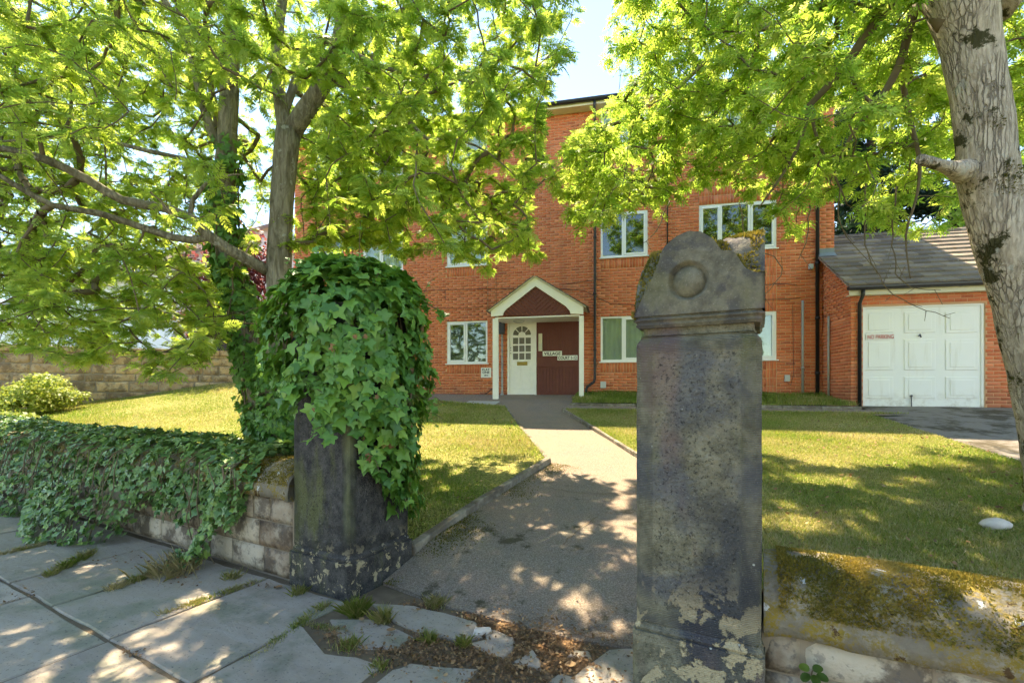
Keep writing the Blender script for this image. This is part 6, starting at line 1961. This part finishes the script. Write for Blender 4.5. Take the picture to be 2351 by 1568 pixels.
# ================================================================== BACKGROUND TREES AND SHRUBS
def quad_leaf(L=1.0, w=.42):
    return np.array([(0, 0, 0), (.5, -w, .02), (1.0, 0, -.08), (.5, w, .02)]) * L, np.array([(0, 1, 2, 3)])
QL = [quad_leaf(), quad_leaf(1.0, .34)]
def bushy(name, label, cat, base, height, clumps, nleaf, size, mat, bark, trunk_r, seed, group=None, droop=.3, lo=.0):
    """trunk, limbs to each leaf clump, loose leaves round the clumps"""
    e = empty(name, base, label, cat, group)
    r = np.random.default_rng(seed)
    b = np.array(base, float); m = MB()
    topz = max(c[2] for c, _ in clumps)
    m.tube([b - np.array((0, 0, .15)), b + np.array((r.uniform(-.1, .1), 0, (topz - b[2]) * .4)), b + np.array((r.uniform(-.2, .2), r.uniform(-.2, .2), (topz - b[2]) * .85))], [trunk_r, trunk_r * .75, trunk_r * .25], 9)
    for c, rad in clumps:
        c = np.array(c); s = b + np.array((0, 0, max(.15, (c[2] - b[2]) * r.uniform(.35, .7))))
        m.tube([s, (s + c) / 2 + r.normal(size=3) * .1 + np.array((0, 0, .1)), c], [trunk_r * .35, trunk_r * .22, trunk_r * .06], 5)
    m.obj('trunk', bark, e, True)
    P = []; Nn = []
    wts = np.array([rad[0] * rad[1] * rad[2] for _, rad in clumps]) ** .67; wts /= wts.sum()
    for (c, rad), w in zip(clumps, wts):
        k = int(nleaf * w); d = r.normal(size=(k, 3)); d /= np.linalg.norm(d, axis=1)[:, None]
        q = r.uniform(.45, 1.05, k) ** .6
        # twiggy sub-clumps leave gaps between them
        sub = r.normal(size=(14, 3)); sub /= np.linalg.norm(sub, axis=1)[:, None]
        near = (d @ sub.T).max(1); q *= .78 + .3 * smooth(.75, .98, near)
        P.append(np.array(c) + d * q[:, None] * np.array(rad)); Nn.append(d + np.array((0, 0, .6)))
    P = np.concatenate(P); Nn = np.concatenate(Nn) + r.normal(size=(len(P), 3)) * .5
    D = r.normal(size=P.shape); D[:, 2] -= droop
    S = size * r.uniform(.6, 1.3, len(P)); tint = np.clip(r.beta(2, 2, len(P)) + .15 * sn(P, seed, 1.5), 0, .97)
    scatter('crown', e, QL, P, leaf_frames(D, Nn), S, tint, mat, 0, 'leaf', seed)
    return e
def clumpset(c, rad, n, seed, sub=.45):
    r = np.random.default_rng(seed); out = []
    for _ in range(n):
        d = r.normal(size=3); d /= np.linalg.norm(d); q = r.uniform(.2, .85)
        s = sub * r.uniform(.7, 1.3)
        out.append((tuple(np.array(c) + d * q * np.array(rad)), tuple(np.array(rad) * s)))
    return out
g = on_ground(95, 958); gz = zg(*g)
bushy('shrub', 'rounded yellow-green shrub in front of the sandstone wall', 'shrub', (*g, gz), 1.3, clumpset((g[0], g[1], gz + .62), (1.05, .9, .55), 16, 5, .42), 7000, .075, MAT['shrub_leaf'], MAT['bark_dark'], .05, 6, droop=0)
g = on_ground(20, 985); gz = zg(*g)
bushy('shrub', 'low leafy ground shrub at the far left behind the ivy wall', 'shrub', (*g, gz), .5, clumpset((g[0] - .3, g[1], gz + .15), (1.2, .7, .22), 9, 15, .45), 1800, .09, MAT['shrub_leaf'], MAT['bark_dark'], .03, 16, droop=0)
cp = PD(540, 640, 15.5)
bushy('copper_tree', 'red-leaved copper tree between the white house and the rowans', 'tree', (cp[0], cp[1], 1.2), 6, clumpset((cp[0], cp[1], 5.0), (2.0, 1.6, 2.3), 22, 8, .36), 5000, .14, MAT['copper_leaf'], MAT['bark_dark'], .16, 9)
def conifer(name, label, base, height, rad, seed, n=9000):
    e = empty(name, base, label, 'tree', 'conifers behind the garage')
    r = np.random.default_rng(seed); b = np.array(base, float)
    m = MB(); m.tube([b, b + np.array((0, 0, height * .6)), b + np.array((0, 0, height))], [.28, .16, .03], 9)
    P, D = [], []
    nb = 80
    for k in range(nb):
        t = (k + .5) / nb; z = height * (.06 + .92 * t); L = rad * (1 - t) ** .75 * r.uniform(.7, 1.15) + .25; a = r.uniform(0, 6.283)
        d = np.array((math.cos(a), math.sin(a), 0)); s = b + np.array((0, 0, z))
        e1 = s + d * L * .55 + np.array((0, 0, -.02 * L)); e2 = s + d * L + np.array((0, 0, -.30 * L))
        m.tube([s, e1, e2], [.035, .025, .008], 4)
        kk = int(n / nb * (.35 + L / rad * 1.1)); q = r.uniform(.15, 1.05, kk)
        pos = s + np.outer(q, d * L) + np.stack([q * 0, q * 0, -.3 * L * q ** 2], 1) + r.normal(size=(kk, 3)) * np.array((.16, .16, .11)) * (.5 + q)[:, None]
        P.append(pos); dd = np.tile(d, (kk, 1)) + r.normal(size=(kk, 3)) * .6; dd[:, 2] -= .5; D.append(dd)
    m.obj('trunk', MAT['bark_dark'], e, True)
    P = np.concatenate(P); D = np.concatenate(D); Nn = np.array((0, 0, .8)) + r.normal(size=P.shape) * .5
    S = r.uniform(.16, .36, len(P))
    scatter('crown', e, [quad_leaf(1, .22), quad_leaf(1, .16)], P, leaf_frames(D, Nn), S, np.clip(r.beta(2, 2, len(P)), 0, .97), MAT['conifer_leaf'], 0, 'leaf', seed)
conifer('conifer_tree', 'dark blue-green conifer rising behind the garage roof beside the brick corner', (PD(2000, 600, 19)[0], 19, 1.2), 17.0, 3.8, 201, 34000)
conifer('conifer_tree', 'dark conifer behind the garage, partly hidden by the ash trunk', (PD(2190, 600, 21)[0], 21, 1.2), 15.0, 4.2, 203, 34000)
conifer('conifer_tree', 'dark conifer close behind the garage ridge beside the brick corner', (PD(1930, 600, 24)[0], 24, 1.2), 16.0, 4.0, 207, 26000)
conifer('conifer_tree', 'dark conifer at the far right beyond the garage ridge', (PD(2390, 600, 20)[0], 20, 1.2), 15.0, 3.6, 205, 16000)
bp_ = PD(2330, 500, 15)
bushy('broadleaf_tree', 'bright green broadleaf tree behind the garage at the right edge', 'tree', (bp_[0], bp_[1], 1.2), 8, clumpset((bp_[0], bp_[1], 6.6), (2.0, 1.8, 2.6), 20, 12, .4), 6500, .16, MAT['ash_leaf'], MAT['bark_dark'], .2, 13)
# the trees over the road that the windows mirror
for i, (x, y, h) in enumerate(((-2.2, -14, 10), (5.2, -14, 10))):
    bushy('street_tree', ['leafy street tree across the road, mirrored in the small first-floor window', 'leafy street tree across the road, mirrored in the wide first-floor window'][i], 'tree', (x, y, -.15), h,
          clumpset((x, y, h * .58), (3.3, 2.8, h * .40), 20, 300 + i, .46), 6000, .42, MAT['tree_leaf'], MAT['bark_dark'], .25, 310 + i, 'trees across the road')

# ================================================================== GRASS, TUFTS, LITTER, STONE
def blades(P, hgt, lean, wid, seed, tint):
    r = np.random.default_rng(seed); n = len(P)
    a = r.uniform(0, 6.283, n); d = np.stack([np.cos(a), np.sin(a)], 1)
    L = hgt * r.uniform(.5, 1.3, n) * (1 + .45 * sn(P[:, :2], seed + 9, 2.4)).clip(.45, 1.8); ln = lean * r.uniform(.2, 1.2, n)
    s = np.stack([-d[:, 1], d[:, 0], a * 0], 1) * (wid * r.uniform(.7, 1.3, n))[:, None]
    tip = P + np.concatenate([d * (L * ln)[:, None], (L * np.sqrt(np.clip(1 - ln ** 2 * .6, .2, 1)))[:, None]], 1)
    midp = P * .5 + tip * .5 + np.stack([a * 0, a * 0, L * .12], 1)
    V_ = np.stack([P - s, P + s, midp + s * .7, tip, midp - s * .7], 1).reshape(-1, 3)
    F_ = np.arange(5 * n).reshape(n, 5)
    return V_, F_, np.repeat(tint, 5)
def grass_on(name, label, poly, zf, n, hgt, seed, wid=.0028, power=1.0, dry=.0):
    r = np.random.default_rng(seed)
    xs = [p[0] for p in poly]; ys = [p[1] for p in poly]
    out = np.zeros((0, 2))
    while len(out) < n:
        q = np.stack([r.uniform(min(xs), max(xs), n), r.uniform(min(ys), max(ys), n)], 1)
        q = q[inpoly(q, poly)]
        px = CX + q[:, 0] / np.maximum(q[:, 1], .1) * FPX
        q = q[(px > -80) & (px < 2430)]
        dd = np.linalg.norm(q, axis=1)
        q = q[r.uniform(0, 1, len(q)) < np.clip((3.0 / dd) ** power, .05, 1)]
        out = np.concatenate([out, q])
    q = out[:n]; dd = np.linalg.norm(q, axis=1)
    z = np.array([zf(x, y) for x, y in q])
    P = np.concatenate([q, z[:, None]], 1)
    f = .5 + .28 * sn(q, seed + 1, 1.5) + .18 * sn(q, seed + 2, 5.5)
    tint = np.clip(.46 + dry + .42 * (f - .5) * 2 * .8 + r.normal(size=n) * .16, .0, .98)
    V_, F_, T_ = blades(P, hgt, .75, wid, seed, tint)
    # wider blades far away keep the sward closed
    o = mk_np(name, V_, F_, MAT['grass'], None, False, T_)
    tag(o, label, 'grass', kind='stuff')
grass_on('grass', 'short mown grass with dry straw patches on the right lawn', right_lawn, lambda x, y: lawn_z(x, y) - .004, 170000, .038, 501, .0036, .9, .12)
grass_on('grass', 'short mown grass on the left lawn beside the path', left_lawn, lambda x, y: lawn_z(x, y) - .004, 150000, .038, 502, .0042, .8, .07)
grass_on('grass', 'rough grass in the narrow bed along the brick wall', bed, lambda x, y: zg(x, y) + .07, 14000, .09, 503, .006, .0, -.12)

def tuft_at(label, u, v, n, hgt, spread, seed, dry=0.0, z=None, lean=.8):
    r = np.random.default_rng(seed); b = np.array(W(u, v, 0 if z is None else z)); b[2] = -.015 if z is None else z
    P = b + np.concatenate([r.normal(size=(n, 2)) * spread, np.zeros((n, 1))], 1)
    V_, F_, T_ = blades(P, hgt, lean, .0013, seed, np.clip(.56 + dry + r.normal(size=n) * .16, 0, .98))
    o = mk_np('grass_tuft', V_, F_, MAT['grass'], None, False, T_)
    tag(o, label, 'grass tuft', 'tufts growing in the paving joints')
def joint_at(label, p, q, n, hgt, wid, seed, dry=0.0):
    r = np.random.default_rng(seed); t = r.uniform(0, 1, n); dn_ = .6 + .5 * np.sin(t * 17 + seed)
    k = r.uniform(0, 1, n) < dn_; t = t[k]; n = len(t)
    u = p[0] + (q[0] - p[0]) * t + r.normal(size=n) * wid; v = p[1] + (q[1] - p[1]) * t + r.normal(size=n) * wid
    P = np.array([W(a, b, -.018) for a, b in zip(u, v)])
    V_, F_, T_ = blades(P, hgt, .85, .0015, seed, np.clip(.58 + dry + .2 * np.sin(t * 9) + r.normal(size=n) * .15, 0, .98))
    o = mk_np('grass_tuft', V_, F_, MAT['grass'], None, False, T_)
    tag(o, label, 'grass tuft', 'tufts growing in the paving joints')
def vp(x, y): return to_uv(*on_pave(x, y))
tuft_at('bright green grass tuft at the foot of the dark left pillar', *vp(815, 1408), 420, .11, .022, 601, -.12)
tuft_at('small dry grass tuft right of the green tuft by the left pillar', *vp(880, 1425), 150, .07, .02, 602, .12)
tuft_at('grass tuft against the left face of the dark pillar plinth', *vp(685, 1362), 160, .06, .02, 603, .0)
tuft_at('sunlit grass tuft on the sill stone between the gate pillars', *vp(1000, 1388), 220, .06, .03, 604, .18)
tuft_at('pale straw tuft against the street wall beside the ivy strand', *vp(395, 1318), 170, .13, .075, 605, .44, None, .9)
tuft_at('grass tuft under the ivy strand at the wall foot', *vp(535, 1325), 160, .10, .03, 606, .08)
tuft_at('small grass tuft in the leaf litter nearest the dark paving slab', *vp(800, 1480), 170, .06, .035, 607, -.02)
tuft_at('small grass tuft in the litter right of centre of the gate', *vp(985, 1470), 130, .06, .018, 608, -.05)
tuft_at('tiny grass tuft in the litter below the broken slab', *vp(1065, 1480), 110, .06, .018, 609, -.08)
tuft_at('tiny grass tuft beside the left corner of the lowest slab', *vp(870, 1530), 100, .05, .02, 610, .0)
joint_at('long green grass line in the paving joint left of the dark pillar', vp(745, 1390), vp(575, 1515), 1700, .045, .014, 611, -.05)
joint_at('grass line in the paving joint under the ivy strand', vp(590, 1335), vp(372, 1410), 1300, .055, .016, 612, .05)
joint_at('green grass line in the paving joint below the ivy billow', vp(215, 1270), vp(110, 1322), 1100, .06, .016, 613, -.08)
joint_at('straw grass line in the paving joint left of the straw tuft', vp(372, 1310), vp(262, 1352), 900, .06, .016, 614, .22)
joint_at('dry grass line in the paving joint at the far left', vp(100, 1250), vp(0, 1275), 700, .05, .02, 615, .3)
joint_at('grass line running right across the joint by the dark slab', vp(690, 1425), vp(790, 1445), 700, .04, .016, 616, .1)

# leaf litter and twigs between the broken slabs, along the wall foot and the kerb
def litter(n, seed):
    r = np.random.default_rng(seed); out = []
    zones = [(vp(1330, 1500), .26, 6), (vp(1200, 1535), .24, 6), (vp(1050, 1500), .20, 5), (vp(900, 1480), .14, 3), (vp(1150, 1450), .12, 3), (vp(1250, 1480), .16, 4), (vp(800, 1460), .10, 1.5), (vp(960, 1395), .07, 1), (vp(1080, 1420), .06, 1.2),
             (vp(420, 1330), .12, 2), (vp(330, 1290), .12, 1.5), (vp(250, 1285), .12, 1), (vp(620, 1345), .07, .7), (vp(30, 1370), .10, .8), (vp(300, 1500), .05, .4), (vp(500, 1400), .05, .25), (vp(130, 1235), .1, .8), (vp(1390, 1560), .16, 3), (vp(1000, 1555), .12, 2)]
    w = np.array([z[2] for z in zones]); w = w / w.sum()
    pick = r.choice(len(zones), n, p=w)
    c = np.array([z[0] for z in zones])[pick]; s = np.array([z[1] for z in zones])[pick]
    q = c + r.normal(size=(n, 2)) * s[:, None] * np.array((1, .6))
    onf = np.zeros(n, bool)
    for f in FLAGS: onf |= inpoly(q, f)
    k = (~onf) | (r.uniform(0, 1, n) < .10)
    k &= ~((q[:, 0] > 1.9) & (q[:, 1] > -.02)) & ~((q[:, 0] < .02) & (q[:, 1] > -.02))
    q = q[k]; onf = onf[k]
    P = np.array([W(a, b, 0) for a, b in q]); 
    zz = np.where(q[:, 1] > .27, np.array([zg(p[0], p[1]) + .02 for p in P]), np.where(onf, .008, -.006 + np.abs(r.normal(size=len(q))) * .010))
    P[:, 2] = zz
    return P
P = litter(22000, 701); r = np.random.default_rng(702); n = len(P)
curl = (np.array([(0, -.22, .10), (.5, -.30, .0), (1.0, 0, .18), (.5, .30, .06), (0, .22, .14)]), np.array([(0, 1, 2, 3, 4)]))
stick = (np.array([(0, -.035, 0), (.5, -.04, .03), (1.3, 0, .02), (.5, .04, .05), (0, .035, .02)]), np.array([(0, 1, 2, 3, 4)]))
D = r.normal(size=(n, 3)); D[:, 2] *= .25; Nn = np.array((0, 0, 1.0)) + r.normal(size=(n, 3)) * .45
o = scatter('leaf_litter', None, [curl, stick, stick], P, leaf_frames(D, Nn), r.uniform(.008, .026, n), np.clip(r.beta(1.6, 1.8, n), 0, .97), MAT['dry_leaf'], 0, 'leaf', 703)
tag(o, 'brown leaf litter and twigs between the broken paving slabs', 'leaf litter')
# moss cushions along the kerb and the foot of the right pillar
r = np.random.default_rng(720)
def line_moss(p, q, n, wd):
    t = r.uniform(0, 1, n); a = np.array(p); b = np.array(q); d = (b - a) / np.linalg.norm(b - a); nn = np.array((d[1], -d[0]))
    xy = a + (b - a) * t[:, None] + nn * (np.abs(r.normal(size=n)) * wd)[:, None]
    k = (sn(xy, 721, 4) + .6 * sn(xy, 722, 13)) > .35 + r.uniform(-.9, .9, n)
    return xy[k]
xy = np.concatenate([line_moss(K0, K1, 9000, .15), line_moss(W(1.90, .9)[:2], W(1.90, .38)[:2], 6000, -.14), line_moss(W(.05, .28)[:2], W(.6, .26)[:2], 2500, -.1)])
P = np.array([(x, y, path_z(x, y) + .001) for x, y in xy])
o = tufts('path_moss', P, np.tile((0, 0, 1.), (len(P), 1)), .013, .6, MAT['moss'], None, 723, tints=np.clip(r.uniform(0, .42, len(P)), 0, 1))
tag(o, 'dark moss along the path kerb and beside the right pillar', 'moss')
# a few whole dead leaves one can pick out
for i, ((x, y), sz, lab) in enumerate((((1465 / 1.633 + 0, 1450), .05, 'curled tan leaf on the paving before the left pillar'), ((1290, 1492), .06, 'pale curled leaf among the litter left of the right pillar'), ((1310, 1530), .06, 'pale flat leaf in the litter near the right pillar'),
                                      ((830, 1425), .04, 'small tan leaf beside the green tuft'), ((640, 1350), .05, 'orange leaf at the foot of the street wall'), ((1105, 1452), .08, 'pale grey stone chip on the broken sill slab'))):
    u, v = vp(x, y); b = W(u, v, .012)
    if 'chip' in lab:
        m = MB(); rr = np.random.default_rng(i); k = 9
        a = np.linspace(0, 6.283, k, endpoint=False); rad = .045 * rr.uniform(.7, 1.2, k)
        m.prism([(b[0] + rad[j] * 1.3 * math.cos(a[j]), b[1] + rad[j] * math.sin(a[j]), .0) for j in range(k)], [(b[0] + rad[j] * 1.1 * math.cos(a[j]), b[1] + rad[j] * .8 * math.sin(a[j]), .022 + .006 * rr.normal()) for j in range(k)])
        tag(m.obj('stone_chip', MAT['pale_stone'], bevel=.004), lab, 'stone'); continue
    Vt, Ft = curl
    N_ = 7; V_ = []
    for j in range(N_):
        t = j / (N_ - 1); w_ = .42 * math.sin(math.pi * (t * .92 + .04)) ** .8
        for s in (-1, -.5, 0, .5, 1): V_.append((t - .5, s * w_, .18 * s * s * w_ + .12 * (t - .5) ** 2))
    F_ = [(j * 5 + k, j * 5 + k + 1, (j + 1) * 5 + k + 1, (j + 1) * 5 + k) for j in range(N_ - 1) for k in range(4)]
    ca, sa = math.cos(i * 1.7), math.sin(i * 1.7)
    V_ = [(b[0] + sz * (x_ * ca - y_ * sa), b[1] + sz * (x_ * sa + y_ * ca), b[2] + sz * z_) for x_, y_, z_ in V_]
    tag(mk('dead_leaf', V_, F_, MAT['dry_leaf'], None, True), lab, 'leaf', 'dead leaves on the paving')
# fallen leaves on the lawns
r = np.random.default_rng(760)
q = np.concatenate([np.stack([r.uniform(-6, 1.2, 500), r.uniform(3.8, 11, 500)], 1), np.stack([r.uniform(2, 7, 700), r.uniform(2.6, 9, 700)], 1)])
q = q[inpoly(q, left_lawn) | inpoly(q, right_lawn)]; n = len(q)
P = np.array([(x, y, lawn_z(x, y) + r.uniform(.02, .045)) for x, y in q])
D = r.normal(size=(n, 3)); D[:, 2] *= .2; Nn = np.array((0, 0, 1.0)) + r.normal(size=(n, 3)) * .35
o = scatter('fallen_leaves', None, [curl], P, leaf_frames(D, Nn), r.uniform(.02, .05, n), np.clip(r.beta(2, 1.5, n), 0, .97), MAT['dry_leaf'], 0, 'leaf', 761)
tag(o, 'small brown fallen leaves scattered over the lawns', 'fallen leaves')
# seedling in the joint of the right wall
sg = empty('seedling', W(2.62, .09, .20), 'small green seedling rooted in the joint of the right street wall', 'plant')
rl = (np.array([(0, 0, 0)] + [(.5 + .5 * math.cos(a), .42 * math.sin(a), .05 * math.cos(2 * a)) for a in np.linspace(math.pi, -math.pi, 13)[:-1]]), None)
for i, (du, dz, an) in enumerate(((-.05, .035, 2.6), (.03, .05, .9), (.075, .0, -.2), (-.04, -.035, 3.9), (.025, -.02, -1.2))):
    V_ = [W(2.62 + .2 * du + .042 * (x * math.cos(an) - y * math.sin(an)), .088 - .02 - z * .05 - .01 * x, .235 + .2 * dz + .042 * (x * math.sin(an) + y * math.cos(an))) for x, y, z in rl[0]]
    F_ = [(0, k, k % 12 + 1) for k in range(1, 13)]
    mk('leaf', V_, F_, MAT['tree_leaf'], sg, True)
m = MB(); m.tube([W(2.62, .10, .19), W(2.62, .075, .235), W(2.63, .07, .26)], .003, 5); m.obj('stem', MAT['twig'], sg)
# white stone on the right lawn
g = on_ground(2286, 1212, .06); V_, F_ = [], []
K, L_ = 20, 10
for j in range(L_ + 1):
    for k in range(K):
        ph = math.pi * j / L_; a = 2 * math.pi * k / K; w_ = 1 + .05 * math.sin(3 * a + j) 
        V_.append((g[0] + .115 * w_ * math.sin(ph) * math.cos(a), g[1] + .075 * w_ * math.sin(ph) * math.sin(a), zg(*g) + .055 + .035 + .050 * math.cos(ph) * (1 + .08 * math.sin(2 * a))))
F_ = [(j * K + k, (j + 1) * K + k, (j + 1) * K + (k + 1) % K, j * K + (k + 1) % K) for j in range(L_) for k in range(K)]
tag(mk('garden_stone', V_, F_, MAT['pale_stone'], None, True), 'smooth oval white stone lying on the grass by the ash trunk', 'stone')
